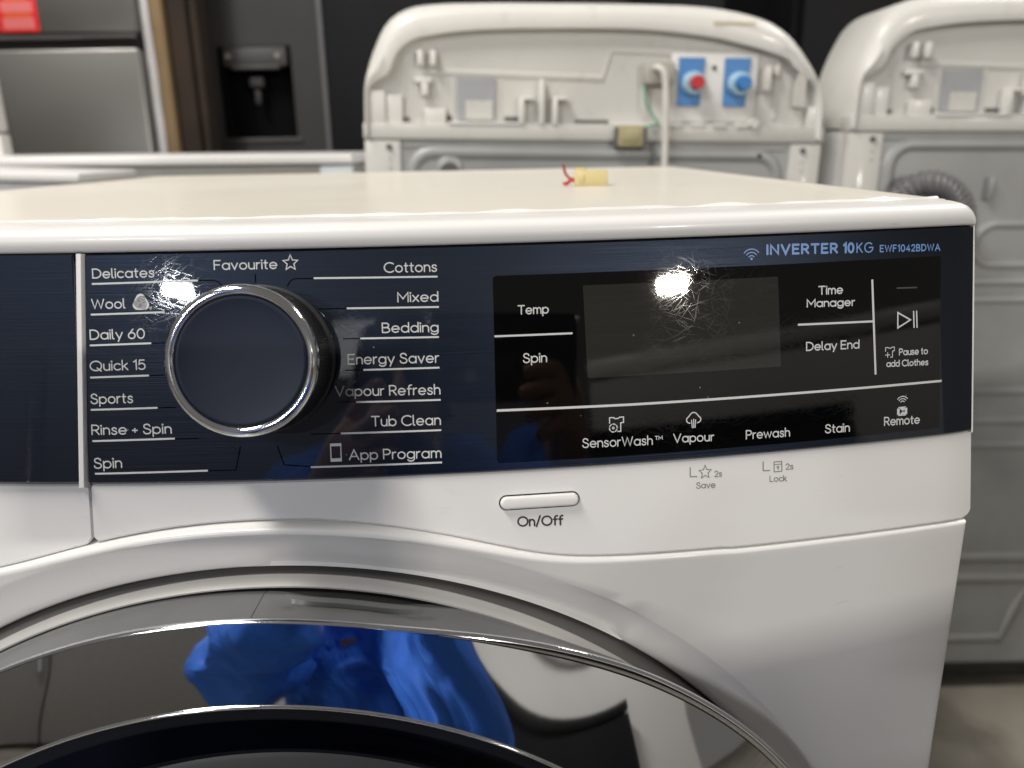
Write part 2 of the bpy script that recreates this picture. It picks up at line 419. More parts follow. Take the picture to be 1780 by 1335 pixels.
_S = sm([(.55, .80), (.47, .95), (.29, 1.01), (.10, .94), (.045, .77), (.13, .61), (.31, .52), (.51, .43), (.60, .25), (.51, .06), (.29, -.01), (.08, .07), (0, .24)])
GL = {
 'a': ([_o, [(.62, .68), (.62, 0)]], .62), 'b': ([[(0, 1.03), (0, 0)], _o], .62), 'c': ([O_(.31, .34, .31, .34, 45, 315)], .53),
 'd': ([_o, [(.62, 1.03), (.62, 0)]], .62), 'e': ([O_(.31, .34, .31, .34, 0, 318)+[], [(0.02, .34), (.62, .34)]], .62),
 'f': ([O_(.36, .82, .22, .21, 80, 180)+[(.14, 0)], [(0, .64), (.36, .64)]], .36),
 'g': ([_o, [(.62, .68), (.62, .02)]+O_(.31, 0, .31, .29, 0, -150)[1:]], .62), 'h': ([[(0, 1.03), (0, 0)], arch(0)], .5),
 'i': ([[(0, .68), (0, 0)], O_(0, .93, .035, .035)], 0.0), 'k': ([[(0, 1.03), (0, 0)], [(.42, .68), (.02, .30)], [(.14, .41), (.46, 0)]], .46),
 'l': ([[(0, 1.03), (0, .13)]+O_(.13, .13, .13, .13, 180, 270)[1:]], .12), 'm': ([[(0, .68), (0, 0)], arch(0, .42), arch(.42, .42)], .84),
 'n': ([[(0, .68), (0, 0)], arch(0)], .5), 'o': ([_o], .62), 'p': ([[(0, .68), (0, -.29)], _o], .62),
 'r': ([[(0, .68), (0, 0)], O_(.26, .36, .26, .32, 180, 85)], .28), 's': ([_s], .42),
 't': ([[(.13, .93), (.13, .15)]+O_(.28, .15, .15, .15, 180, 270)[1:], [(0, .66), (.32, .66)]], .32),
 'u': ([[(0, .68), (0, .27)]+O_(.25, .27, .25, .27, 180, 360)[1:], [(.5, .68), (.5, 0)]], .5),
 'v': ([[(0, .68), (.27, 0), (.54, .68)]], .54), 'w': ([[(0, .68), (.21, 0), (.43, .66), (.65, 0), (.86, .68)]], .86),
 'x': ([[(0, .68), (.48, 0)], [(.48, .68), (0, 0)]], .48), 'y': ([[(0, .68), (.28, 0)], [(.56, .68), (.18, -.29)]], .56),
 'A': ([[(0, 0), (.41, 1), (.82, 0)], [(.14, .33), (.68, .33)]], .82),
 'B': ([[(0, 0), (0, 1), (.3, 1)]+O_(.3, .76, .24, .24, 90, -90)[1:]+[(0, .52)], [(.3, .52)]+O_(.34, .26, .28, .26, 90, -90)+[(0, 0)]], .62),
 'C': ([O_(.5, .5, .5, .51, 47, 313)], .84), 'D': ([[(0, 0), (0, 1), (.25, 1)]+O_(.25, .5, .5, .5, 90, -90)[1:]+[(0, 0)]], .75),
 'E': ([[(.55, 1), (0, 1), (0, 0), (.55, 0)], [(0, .52), (.48, .52)]], .55), 'F': ([[(.55, 1), (0, 1), (0, 0)], [(0, .52), (.47, .52)]], .55),
 'G': ([O_(.5, .5, .5, .51, 45, 360), [(1.0, .5), (.55, .5)]], 1.0), 'I': ([[(0, 1), (0, 0)]], 0.0),
 'K': ([[(0, 1), (0, 0)], [(.6, 1), (.03, .43)], [(.2, .60), (.62, 0)]], .62), 'L': ([[(0, 1), (0, 0), (.5, 0)]], .5),
 'M': ([[(0, 0), (0, 1), (.43, .32), (.86, 1), (.86, 0)]], .86), 'N': ([[(0, 0), (0, 1), (.7, 0), (.7, 1)]], .7),
 'O': ([O_(.5, .5, .5, .51)], 1.0), 'P': ([[(0, 0), (0, 1), (.3, 1)]+O_(.3, .73, .28, .27, 90, -90)[1:]+[(0, .46)]], .58),
 'Q': ([O_(.5, .5, .5, .51), [(.6, .28), (.95, -.08)]], 1.0),
 'R': ([[(0, 0), (0, 1), (.3, 1)]+O_(.3, .73, .28, .27, 90, -90)[1:]+[(0, .46)], [(.28, .46), (.6, 0)]], .6),
 'S': ([_S], .6), 'T': ([[(0, 1), (.68, 1)], [(.34, 1), (.34, 0)]], .68), 'V': ([[(0, 1), (.38, 0), (.76, 1)]], .76),
 'W': ([[(0, 1), (.27, 0), (.56, .95), (.85, 0), (1.12, 1)]], 1.12),
 '0': ([O_(.31, .5, .31, .51)], .62), '1': ([[(0, .82), (.22, 1), (.22, 0)]], .22),
 '2': ([O_(.29, .71, .28, .30, 165, -25)+[(.0, 0), (.58, 0)]], .58), '4': ([[(.46, 0), (.46, 1), (0, .28), (.62, .28)]], .62),
 '5': ([[(.5, 1), (.1, 1), (.05, .55)]+O_(.27, .32, .29, .33, 120, -150)], .56), '6': ([O_(.29, .31, .29, .32), [(.42, 1), (.05, .46)]], .58),
 '+': ([[(0, .38), (.4, .38)], [(.2, .58), (.2, .18)]], .4), '/': ([[(0, -.1), (.4, 1.08)]], .4), ' ': ([], .14),
}
class Ink:
    """flat strokes laid on a surface given by put(x, z, lift)"""
    def __init__(s, put, base=.00012): s.mb = MB(); s.put = put; s.lift = base
    def stroke(s, pts, w, capped=True):
        P = []
        for p in pts:
            if not P or (abs(p[0]-P[-1][0])+abs(p[1]-P[-1][1])) > 1e-7: P.append(p)
        n = len(P)
        if n < 2: return
        closed = n > 3 and math.hypot(P[0][0]-P[-1][0], P[0][1]-P[-1][1]) < 1e-6
        Lp, Rp = [], []
        def nrm(a, b):
            d = math.hypot(b[0]-a[0], b[1]-a[1]); return (-(b[1]-a[1])/d, (b[0]-a[0])/d)
        for i in range(n):
            if closed:
                a = P[i-1] if i else P[-2]; b = P[i+1] if i < n-1 else P[1]
                n1, n2 = nrm(a, P[i]), nrm(P[i], b)
            else:
                n1 = nrm(P[i-1], P[i]) if i else nrm(P[0], P[1]); n2 = nrm(P[i], P[i+1]) if i < n-1 else n1
            m = (n1[0]+n2[0], n1[1]+n2[1]); l2 = max(m[0]**2+m[1]**2, .8); k = w/l2
            Lp.append((P[i][0]+m[0]*k, P[i][1]+m[1]*k)); Rp.append((P[i][0]-m[0]*k, P[i][1]-m[1]*k))
        s.mb.grid([[s.put(x, z, s.lift) for x, z in Lp], [s.put(x, z, s.lift) for x, z in Rp]])
        if capped and not closed:
            for c, q, l_, r_ in ((P[0], P[1], Lp[0], Rp[0]), (P[-1], P[-2], Rp[-1], Lp[-1])):
                a0 = math.atan2(l_[1]-c[1], l_[0]-c[0])
                arc = [(c[0]+w/2*math.cos(a0+math.pi*k/6), c[1]+w/2*math.sin(a0+math.pi*k/6)) for k in range(7)]
                s.mb.add([s.put(x, z, s.lift) for x, z in arc], [tuple(range(7))])
        s.lift += .000012
        if s.lift > .00030: s.lift = .00013
    def poly(s, pts):
        s.mb.add([s.put(x, z, s.lift) for x, z in pts], [tuple(range(len(pts)))]); s.lift += .000012
    def line(s, pts, w):
        Q = []
        for a, b in zip(pts, pts[1:]):
            k = max(1, int(abs(b[0]-a[0])/.006)); Q += [(lerp(a[0], b[0], i/k), lerp(a[1], b[1], i/k)) for i in range(k)]
        s.stroke(Q+[pts[-1]], w, False)
    def text(s, t, x0, z0, x1, z1, cap, w, track=.19):
        adv = 0; items = []
        for i, ch in enumerate(t):
            st, gw = GL[ch]; items.append((st, adv)); adv += gw+(track if ch != ' ' else track)
        tot = adv-track; k = (x1-x0-w)/tot; sl = (z1-z0)/(x1-x0)
        for st, ax in items:
            for pl in st:
                s.stroke([(x0+w/2+(ax+px)*k, z0+sl*((ax+px)*k)+w/2*.6+py*(cap-w*.6)) for px, py in pl], w)
    def done(s, name, mat, parent, label=None): return s.mb.build(name, mat, parent, recalc=False, label=label)
# ------------------------------------------------------------------ setting
fl = MB(); fl.grid([[(x, y, 0) for x in np.linspace(-12, 12, 25)] for y in np.linspace(-12, 8, 21)])
struct(fl.build('floor', 'concrete'))
# ------------------------------------------------------------------ front-loading washing machine
BOW, H, ZJ, TT = .0349, .298, .717, math.tan(R(13.0788))
def bowy(x): return BOW*(x/H)**2
def bowf(x):
    e = max(0, abs(x)-(H-.016)); return bowy(x)+6.0*e*e
def fas(x, z, off=0.0):
    n = Vector((2*BOW*x/H**2, -1, TT)).normalized()
    return Vector((x, bowf(x)+(z-ZJ)*TT, z))+n*off
def bod(x, z, off=0.0):
    n = Vector((2*BOW*x/H**2, -1, 0)).normalized()
    return Vector((x, bowy(x), z))+n*off
ZC, RA = .4704, .2683
def zjoint(x):
    """lower edge of the fascia: straight, rising in an arch over the door"""
    za = ZC+math.sqrt(max(RA*RA-x*x, 0)) if abs(x) < RA else 0
    d = za-ZJ; k = .010
    return ZJ+(math.sqrt(d*d+k*k)+d)/2*.97 if d > -.05 else ZJ
def sheet(put, x0, x1, zb, zt, nx, nz, off, thick, bev, r_bl=0, r_br=0, r_tl=0, r_tr=0):
    mb = MB()
    xs = [x0, x0+bev]+list(np.linspace(x0+bev*3, x1-bev*3, nx))+[x1-bev, x1]
    def co(d, r): return r-math.sqrt(max(r*r-(r-d)**2, 0)) if r and d < r else 0
    if r_bl or r_tl or r_br or r_tr:
        m = max(r_bl, r_br, r_tl, r_tr)
        xs = sorted(set([round(v, 7) for v in xs+[x0+m*t for t in (.05, .12, .22, .36, .55, .8, 1)]+[x1-m*t for t in (.05, .12, .22, .36, .55, .8, 1)]]))
    rows = []
    nzs = [0, None]+list(np.linspace(.03, .97, nz))+[None, 1]
    for j, t in enumerate(nzs):
        row = []
        for i, x in enumerate(xs):
            lo = (zb(x) if callable(zb) else zb)+co(x-x0, r_bl)+co(x1-x, r_br); hi = (zt(x) if callable(zt) else zt)-co(x-x0, r_tl)-co(x1-x, r_tr)
            z = lo+bev if j == 1 else hi-bev if j == len(nzs)-2 else lerp(lo, hi, t)
            o = off-bev if (j in (0, len(nzs)-1) or i in (0, len(xs)-1)) else off
            row.append(put(x, z, o))
        rows.append(row)
    mb.grid(rows)
    loop = [(0, i) for i in range(len(xs))]+[(j, len(xs)-1) for j in range(1, len(rows))]+[(len(rows)-1, i) for i in range(len(xs)-2, -1, -1)]+[(j, 0) for j in range(len(rows)-2, 0, -1)]
    def back(j, i):
        p = rows[j][i]; return p+Vector((0, thick, 0))
    mb.grid([[rows[j][i] for j, i in loop], [back(j, i) for j, i in loop]], closed_u=True)
    return mb
wm = thing('washing_machine', 'white front-loading washing machine with dark navy control panel and chrome door ring, nearest the camera', 'washing machine')
ZT, ZB = .8401, .7543
# lower white fascia
fa = sheet(fas, -.0674, H, zjoint, ZB-.0004, 90, 8, -.0012, .03, .0007, r_bl=.0030, r_br=.004).build('fascia', 'white', wm)
dr = sheet(fas, -.296, -.0684, zjoint, ZB-.0006, 60, 8, -.0016, .03, .0007, r_br=.0030, r_bl=.004).build('detergent_drawer', 'white', wm)
# navy control panel and navy drawer face
cp = sheet(fas, -.0672, H-.0012, ZB, ZT, 90, 10, 0, .03, .0005, r_br=.0012, r_tr=.001).build('control_panel', 'navy', wm)
sheet(fas, -.296, -.0682, ZB+.0003, ZT, 40, 8, .0012, .03, .0006).build('drawer_panel', 'navy_drawer', dr)
st = MB()
st.grid([[fas(x+lerp(-.0025, .0011, (z-ZB)/(ZT-ZB)), z, o) for x, o in ((-.0684, -.002), (-.0681, .0012), (-.0675, .0017), (-.0660, .0017), (-.0654, .0010), (-.0651, -.002))] for z in np.linspace(ZB-.0012, ZT, 12)])
st.build('divider_strip', 'white', dr)
# white end cap of the fascia on the right
mb = MB(); mb.grid([[fas(H-.0011, z, -.0002), fas(H-.0004, z, .0), fas(H, z, -.0012), fas(H, z, -.0012)+Vector((0, .03, 0))] for z in np.linspace(ZB-.001, ZT+.0003, 10)]); mb.build('end_trim', 'white', wm)
# rounded trim above the panel
mb = MB(); prof = [(.040, .8403), (.0298, .8404), (.0281, .8407), (.0272, .8418), (.0268, .8440), (.0272, .8462), (.0284, .8480), (.0305, .8492), (.034, .8498), (.040, .8501), (.0500, .85025), (.0510, .8499), (.0513, .8488)]
rows = []
re = .0062
H0 = H; HT = H-.0022
for x in sorted(set(list(np.linspace(-HT, HT, 90))+[HT-re*t for t in (1, .8, .6, .45, .3, .18, .08, .02)]+[-HT+re*t for t in (1, .6, .3, .08)])):
    d = HT-abs(x); drop = re-math.sqrt(max(re*re-(re-d)**2, 0)) if d < re else 0
    rows.append([Vector((x, y+bowy(x), .8403+(z-.8403)*(1-drop/.0105))) for y, z in prof])
mb.grid(rows); nn_ = len(prof); mb.f += [tuple(range(nn_)), tuple(len(mb.v)-nn_+k for k in range(nn_))]; mb.build('rounded_trim', 'white', wm, angle=50)
mb = MB()
# worktop with a faint raised lip round its sides and back
def wt(u, y):
    lip = .0012 if (abs(u) > H-.011 or y > .664) else 0
    return .8484+lip
rows = []
us = [-H, -H+.0015, -H+.009, -H+.0115]+list(np.linspace(-H+.02, H-.02, 50))+[H-.0115, H-.009, H-.0015, H]
for t in (0, .004, .02, .2, .4, .6, .8, .96, .978, .984, .997, 1.0):
    row = []
    for u in us:
        y0 = .0522+bowy(u); y = lerp(y0, .676, t)
        z = wt(u, y) - (.0018 if abs(u) == H or t in (0, 1.0) else 0)
        row.append(Vector((u, y, z)))
    rows.append(row)
mb.grid(rows)
ob = [r_[-1] for r_ in rows]; mb.grid([ob, [Vector((p.x, p.y, .812)) for p in ob]])
ob = [r_[0] for r_ in rows]; mb.grid([ob, [Vector((p.x, p.y, .812)) for p in ob]])
mb.grid([rows[-1], [Vector((p.x, p.y, .812)) for p in rows[-1]]]); mb.grid([rows[0], [Vector((p.x, p.y, .835)) for p in rows[0]]])
mb.build('worktop', 'white_top', wm, angle=60)
# clear film peeling along the worktop seam
mb = MB(); pts = [(x, .0516+bowy(x)+.0015*noise.noise(Vector((x*40, 0, 0))), .8503) for x in np.linspace(-.12, .292, 120)]
mb.grid([[Vector(p) for p in pts], [Vector((p[0], p[1]+.0022+.0022*noise.noise(Vector((p[0]*31, 3, 0))), p[2]+.0009+.0009*noise.noise(Vector((p[0]*55, 9, 0))))) for p in pts]])
mb.build('seam_film', 'white', wm)
# cabinet front with the door well, and the cabinet sides
XB = .2945
def rout(th):
    c, s_ = math.cos(th), math.sin(th); r = 9
    if abs(s_) > 1e-6: r = min(r, XB/abs(s_))
    if c < 0: r = min(r, (ZC-.06)/-c)
    if c > 0:
        lo, hi = .15, .6
        for _ in range(40):
            m_ = (lo+hi)/2
            if ZC+m_*c < zjoint(m_*s_)-.0010: lo = m_
            else: hi = m_
        r = min(r, lo)
    return r
def ang(n): return [2*math.pi*i/n for i in range(n)]
TH = sorted(set(ang(240)+[math.atan2(XB, .717-.001-ZC)+k*.0015 for k in range(-8, 9)]))
mb = MB(); rows = []
crx = [(-.6, .2595), (10, .2571), (20.7, .2612), (33, .2683)]
for th in TH:
    ro = rout(th); c, s_ = math.cos(th), math.sin(th); row = []
    dg = math.degrees(th); sc = interp(dg, crx) if -.6 < dg < 34 else 0
    def bp(r, dy): return Vector((r*s_, bowy(r*s_)+dy, ZC+r*c))
    rin = .2664
    # corner rounding at the top right
    rows_ = [(.2487, .020), (.2487, .0062), (.2500, .0046), (.2530, .0036), (.2560, .0030), (.2580, .0026), (.2600, .0022), (.2625, .0015), (.2645, .0007)]
    for r, dy in rows_:
        if sc and r < sc and r > .2487: dy += (sc-r)*.30
        row.append(bp(r, dy))
    r1 = max(ro-.0024, .2652)
    for t in (0, .25, .5, .75, .95, 1): row.append(bp(lerp(.2655, r1, t), .0003*(1-t)))
    row.append(bp(max(ro-.0013, .2653), .0001)); row.append(bp(max(ro-.0005, .2655), .0006)); row.append(bp(max(ro, .2656), .0018)); row.append(bp(max(ro, .2656), .03))
    rows.append(row)
mb.grid(rows, closed_v=True)
mb.build('front_panel', 'white', wm, angle=50)
mb = MB(); xs = .2965
mb.box(-xs, xs, .078, .655, .03, .838, .004); 
cab = mb.build('cabinet', 'white', wm)
for x in (-.24, .24):
    for y in (.09, .60):
        q = MB(); q.tube([(x, y, 0), (x, y, .012), (x, y, .0121), (x, y, .03)], lambda i: (.022, .022, .012, .012)[i], 14); q.build('foot', 'knob_grip', wm)
# ---- door
def ring(fn, n=260, th0=0, th1=360, close=True):
    mb = MB(); full = abs(th1-th0-360) < 1e-6
    A = [R(th0+(th1-th0)*i/n) for i in range(n if full else n+1)]
    rows = [[Vector((r*math.sin(a), y, ZC+r*math.cos(a))) for r, y in fn(math.degrees(a))] for a in A]
    assert len(set(map(len, rows))) == 1
    mb.grid(rows, closed_v=full)
    return mb
def wrap(d): return (d+180) % 360-180
ETAB = [(-60, .2436), (-23, .2434), (-12, .2434), (0, .2425), (11, .2423), (19.5, .2422), (25, .2430), (29.5, .2451), (33.6, .2478), (37, .2494), (41, .2507), (45.8, .2530), (53, .2566), (110, .2566), (150, .2436)]
EYT = [(-60, -.0245), (11, -.0245), (19.5, -.0195), (25, -.0155), (29.5, -.013), (37, -.009), (45.8, -.004), (53, -.003), (110, -.003), (150, -.0245)]
WTAB = [(0, .0011), (15, .0013), (24, .0045), (34, .0046), (53, .0038), (110, .0038), (150, .0011)]
def soft(tab):
    xs_ = np.arange(-180, 181.0); v = np.interp(xs_, [t[0] for t in tab], [t[1] for t in tab]); g = np.exp(-.5*(np.arange(-15, 16)/4.5)**2); g /= g.sum()
    v = np.convolve(np.pad(v, 15, mode='edge'), g, mode='valid'); return lambda d: float(np.interp(wrap(d), xs_, v))
rE, yE, wE = soft(ETAB), soft(EYT), soft(WTAB)
door = MB(); door.grid([[Vector((r*math.sin(a), .020, ZC+r*math.cos(a))) for r in (.05, .18, .2487)] for a in ang(120)], closed_v=True); door.grid([[Vector((.2419*math.sin(a), y, ZC+.2419*math.cos(a))) for y in (.015, -.0062)] for a in ang(200)], closed_v=True)
door = door.build('door', 'void', wm)
ring(lambda d: [(.2478, .020), (.2463, .0072), (.2456, .0050)]).build('gasket', 'gasket', door)
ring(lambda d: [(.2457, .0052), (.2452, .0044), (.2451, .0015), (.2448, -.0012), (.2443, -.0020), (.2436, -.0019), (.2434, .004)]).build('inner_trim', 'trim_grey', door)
def rim9(d):
    e, y, w = rE(d), yE(d), wE(d); r1 = e+w; k = max(0, min(1, (r1-.2430)/.002))
    A_ = [(.2415, -.004), (.2421, -.0058)]+[(lerp(.2429, r1, t), lerp(-.0062, y+.0012, t)) for t in (.03, .2, .35, .5, .68, .86, 1)]
    B_ = [(.2431, .003), (.2434, -.0010)]+[(lerp(.2434, r1, t), lerp(-.001, y+.0012, t)+.003*math.sin(math.pi*t)) for t in (.08, .2, .35, .5, .68, .86, 1)]
    return [(lerp(p[0], q_[0], k), lerp(p[1], q_[1], k)) for p, q_ in zip(A_, B_)]
def grip9(d):
    e, y, w = rE(d), yE(d), wE(d); k = max(0, min(1, (d-.3)/5, (18-d)/8)); k = k*k*(3-2*k); r1 = e+w
    G_ = [(.2415, -.004), (.2421, -.0058), (.2428, -.0070), (.2425, -.0098), (.2402, -.0100), (.2399, -.0124), (.2424, -.0132), (r1+.0002, lerp(-.0136, y, .5)), (r1, y+.0012)]
    return [(lerp(p[0], q_[0], k), lerp(p[1], q_[1], k)) for p, q_ in zip(rim9(d), G_)]
ring(rim9, 300, 18.0, 359.97).build('door_rim', 'rim', door, angle=30)
ring(grip9, 90, .03, 18.0).build('door_grip', 'rim', door, angle=30)
ring(lambda d: [(rE(d)+wE(d), yE(d)+.0014), (rE(d)+wE(d)*1.0, yE(d)+.0002), (rE(d)+wE(d)*.72, yE(d)-.0008), (rE(d)+wE(d)*.35, yE(d)-.0010), (rE(d)+.0001, yE(d)-.0002), (rE(d)-.0002, yE(d)+.0006)], 300).build('bright_edge', 'chrome_trim', door, angle=60)
def chrome_prof(d):
    r0, y0 = rE(d)-.0003, yE(d)+.0001; r1, y1 = .2136, -.0322; out = []
    for t in np.linspace(0, 1, 12):
        out.append((lerp(r0, r1, t), lerp(y0, y1, t)-.0016*math.sin(math.pi*t)*CHB))
    return out
CHB = 0.22
ring(chrome_prof, 300).build('chrome_ring', 'chrome', door, angle=80)
ring(lambda d: [(.2137, -.0320), (.2134, -.0330), (.2127, -.0331), (.2122, -.0322)], 260).build('inner_bead', 'chrome_trim', door, angle=80)
ring(lambda d: [(.2123, -.0322), (.2100, -.0318), (.2060, -.0300), (.1960, -.0250), (.1830, -.0200), (.1815, -.0188)], 260).build('navy_ring', 'dark_ring', door, angle=60)
# fine moulded ribs running slantwise round the navy ring
mb = MB()
for i in range(300):
    a = R(-42+i*.30)
    q = []
    for t in (0, .5, 1):
        r = lerp(.2052, .1850, t); y = lerp(-.0296, -.0208, t)-.00022; aa = a+R(4.5)*t
        q.append((r, y, aa))
    up = [Vector((r*math.sin(aa-.0014), y+.0003, ZC+r*math.cos(aa-.0014))) for r, y, aa in q]
    md = [Vector((r*math.sin(aa), y-.00025, ZC+r*math.cos(aa))) for r, y, aa in q]
    dn = [Vector((r*math.sin(aa+.0014), y+.0003, ZC+r*math.cos(aa+.0014))) for r, y, aa in q]
    mb.grid([up, md, dn])
rb = mb.build('rib', 'dark_ring', door); rb['kind'] = 'stuff'
mb = MB(); mb.grid([[Vector((r*math.sin(a), y, ZC+r*math.cos(a))) for r, y in ((.1818, -.0186), (.1800, -.0200), (.165, -.0230), (.13, -.026), (.08, -.028), (.0005, -.0285))] for a in ang(160)], closed_v=True)
mb.build('porthole_cover', 'porthole', door, angle=60)
# ---- programme knob
kx, kz = .0012, .8000
kc = fas(kx, kz); kn = Vector((2*BOW*kx/H**2, -1, TT)).normalized()
ku = Vector((1, 0, 0)); ku = (ku-kn*ku.dot(kn)).normalized(); kv = ku.cross(kn)*-1
def kp(a, r, h): return kc+kn*h+(ku*math.sin(a)+kv*math.cos(a))*r
def lathe_k(prof, n=160): 
    mb = MB(); mb.grid([[kp(a, r, h) for r, h in prof] for a in ang(n)], closed_v=True); return mb
knob = lathe_k([(.0284, -.0004), (.0284, .0006), (.0278, .0012), (.0262, .0012), (.0262, .0190)]).build('program_knob', 'knob_grip', wm)
mb = MB(); rows = []
NT = 180
for i in range(NT*4):
    a = 2*math.pi*i/(NT*4); ph = i % 4; dr_ = (0, .00050, .00050, 0)[ph]
    rows.append([kp(a, r+dr_*k, h) for r, h, k in ((.0268, .0012, 0), (.0270, .0020, .3), (.0269, .0030, 1), (.0266, .0140, 1), (.0265, .0198, 1), (.0266, .0205, 0), (.0266, .0212, 0))])
mb.grid(rows, closed_v=True); mb.build('knurled_grip', 'knob_grip', knob, angle=20)
lathe_k([(.0266, .0212), (.0271, .0216), (.02725, .0226), (.0271, .0236), (.0266, .0246), (.0260, .0253), (.0251, .0257), (.0243, .0256), (.0237, .0251), (.0234, .0243)]).build('chrome_collar', 'chrome_trim', knob, angle=80)
lathe_k([(.0234, .0238), (.0232, .0245), (.0227, .0248), (.0218, .0246), (.018, .0240), (.012, .0235), (.006, .02325), (.00002, .0232)]).build('knob_face', 'knob', knob, angle=60)
# ---- power button in its slot
def slotpath(r, lx, lz, cx, cz, tilt=0.0, n=10):
    out = []
    for sx, a0 in ((1, -90), (-1, 90)):
        for k in range(n+1):
            a = R(a0+180*k/n); out.append((cx+sx*(lx-r)+r*math.cos(a)*1.0, cz+r*math.sin(a)))
    return out
def capsule(lx, rz, cx, cz, levels, name, mat, par):
    mb = MB(); rows = []
    for inset, off in levels:
        rows.append([fas(x, z, off) for x, z in slotpath(rz-inset, lx-inset, 0, cx, cz)])
    mb.grid(rows, closed_u=True); o = len(mb.v)-len(rows[-1]); mb.f.append(tuple(o+k for k in range(len(rows[-1])))); return mb.build(name, mat, par, angle=40)
bx, bz = .10700, .74185
pb = capsule(.01605, .00295, bx, bz, [(0, -.0013), (0, -.00095), (.0002, -.0009)], 'power_button', 'void', wm)
capsule(.01555, .00245, bx, bz, [(0, -.0011), (0, -.0002), (.0002, .0006), (.0006, .0010), (.0010, .0011)], 'button_cap', 'white', pb)
# ---- display window and its lcd
dw = sheet(fas, .0906, .2800, .7574, .8285, 60, 8, .00007, .0001, .00005, r_bl=.0012, r_br=.0012, r_tl=.0012, r_tr=.0012).build('display_window', 'display', wm)
sheet(lambda x, z, o: fas(x+(.805-z)*.035, z, o), .1264, .2066, .7882, .8237, 30, 6, .00011, .00006, .00003, r_bl=.0006, r_br=.0006).build('lcd_screen', 'lcd', dw)
# ---- printed lettering
GM = {'p': ('print', cp, 'program_name'), 'm': ('print_blue', cp, 'model_name'), 'k': ('print', dw, 'key_name'), 'd': ('print_black', fa, 'button_name'), 'g': ('print_grey', fa, 'function_name')}
fput = fas
def wput(x, z, l): return fas(x, z, -.0012+l)
for t, x0, z0, x1, z1, cap, w, g in TEXTS:
    m_, par, nm = GM[g]
    k = Ink(wput if g in 'dg' else fas, .00024 if g == 'k' else .00012)
    k.text(t, x0, z0, x1, z1, cap, w, .33 if g == 'm' and w > .0004 else .27 if g == 'm' else .20)
    k.done(nm, m_, par, 'printed word '+t if len(t) > 2 else None)
LM = {'u': ('print', cp, 'underline'), 'v': ('print', dw, 'divider_line'), 'h': ('guide', cp, 'guide_line'), 'w': ('print_grey', fa, 'hold_mark'), 'dash': ('print_dim', dw, 'indicator_dash'), 'play': ('print', dw, 'play_symbol')}
for kd, pts, w in LINES:
    m_, par, nm = LM[kd]
    k = Ink(wput if kd == 'w' else fas, .00026 if kd in ('v', 'dash', 'play') else .00012)
    if kd == 'play': k.stroke(pts, w)
    else: k.line(pts, w)
    k.done(nm, m_, par)
def star(cx, cz, r, w, par, put, mat, nm, base=.00013):
    k = Ink(put, base); P = []
    for i in range(11):
        a = R(90+36*i); q = r if i % 2 == 0 else r*.45; P.append((cx+q*math.cos(a), cz+q*math.sin(a)))
    P[-1] = P[0]; k.stroke(P, w); k.done(nm, mat, par)
cx, cz, r = ICONS['star']; star(cx, cz, r, .00042, cp, fas, 'print', 'star_symbol')
cx, cz, r = ICONS['save_star']; star(cx, cz, r*.95, .00034, fa, wput, 'print_grey', 'star_symbol')
# wool skein symbol: a rounded triangle crossed by three fans of dark parallel arcs
cx, cz, r = ICONS['wool']; k = Ink(fas, .00013); P = []
for j in range(3):
    a0 = 90+120*j; P += [(cx+r*.47*math.cos(R(a0))+x_, cz-.0003+r*.47*math.sin(R(a0))+z_) for x_, z_ in O_(0, 0, r*.55, r*.55, a0-62, a0+62, 8)]
k.poly(P); k.stroke([(cx+r*1.1+x_, cz-r*.70+z_) for x_, z_ in O_(0, 0, .00035, .00035)], .0002)
wsym = k.done('wool_symbol', 'print', cp)
k = Ink(fas, .00016)
for j in range(3):
    a0 = 90+120*j
    for i in range(5):
        q = r*(.24+.16*i); ox, oz = cx+r*.30*math.cos(R(a0-120)), cz-.0003+r*.30*math.sin(R(a0-120))
        k.stroke([(ox+x_, oz+z_) for x_, z_ in O_(0, 0, q, q, a0-32+3*i, a0+46+2*i)], .00021)
k.done('wool_strand', 'guide', cp)['kind'] = 'stuff'
cx, cz, r = ICONS['phone']; k = Ink(fas, .00013)
a, b = .00195, .00325
k.stroke([(cx-a, cz-b), (cx+a, cz-b), (cx+a, cz+b), (cx-a, cz+b), (cx-a, cz-b)], .0004); k.stroke([(cx-a, cz+b-.0005), (cx+a, cz+b-.0005)], .0007, False); k.stroke([(cx-a, cz-b+.0006), (cx+a, cz-b+.0006)], .0009, False); k.done('phone_symbol', 'print', cp)
def wifi(k, cx, cz, s_, w):
    for q in (1, .68, .36): k.stroke([(cx+x_, cz+z_) for x_, z_ in O_(0, 0, s_*q, s_*q, 40, 140)], w)
cx, cz, r = ICONS['wifi']; k = Ink(fas, .00013); wifi(k, cx, cz-.0022, .0040, .0004); k.poly([(cx+x_, cz-.0020+z_) for x_, z_ in O_(0, 0, .0005, .0005)[:-1]]); k.done('wifi_symbol', 'print_blue', cp)
cx, cz, r = ICONS['remote']; k = Ink(fas, .00027); wifi(k, cx, cz-.0006, .0030, .00038)
cz2 = cz-.0021; a = .0018
k.stroke([(cx-a, cz2), (cx+a, cz2)], .0004, False)
for (p0, p1, ww) in (((cx-a, cz2-.0004), (cx-a, cz2-.0030), .0012), ((cx+a, cz2-.0004), (cx+a, cz2-.0030), .0012), ((cx-a, cz2-.0032), (cx+a, cz2-.0032), .0006)): k.stroke([p0, p1], ww, False)
k.stroke([(cx-.0011, cz2-.0003), (cx+.0011, cz2-.0003)], .0005, False)
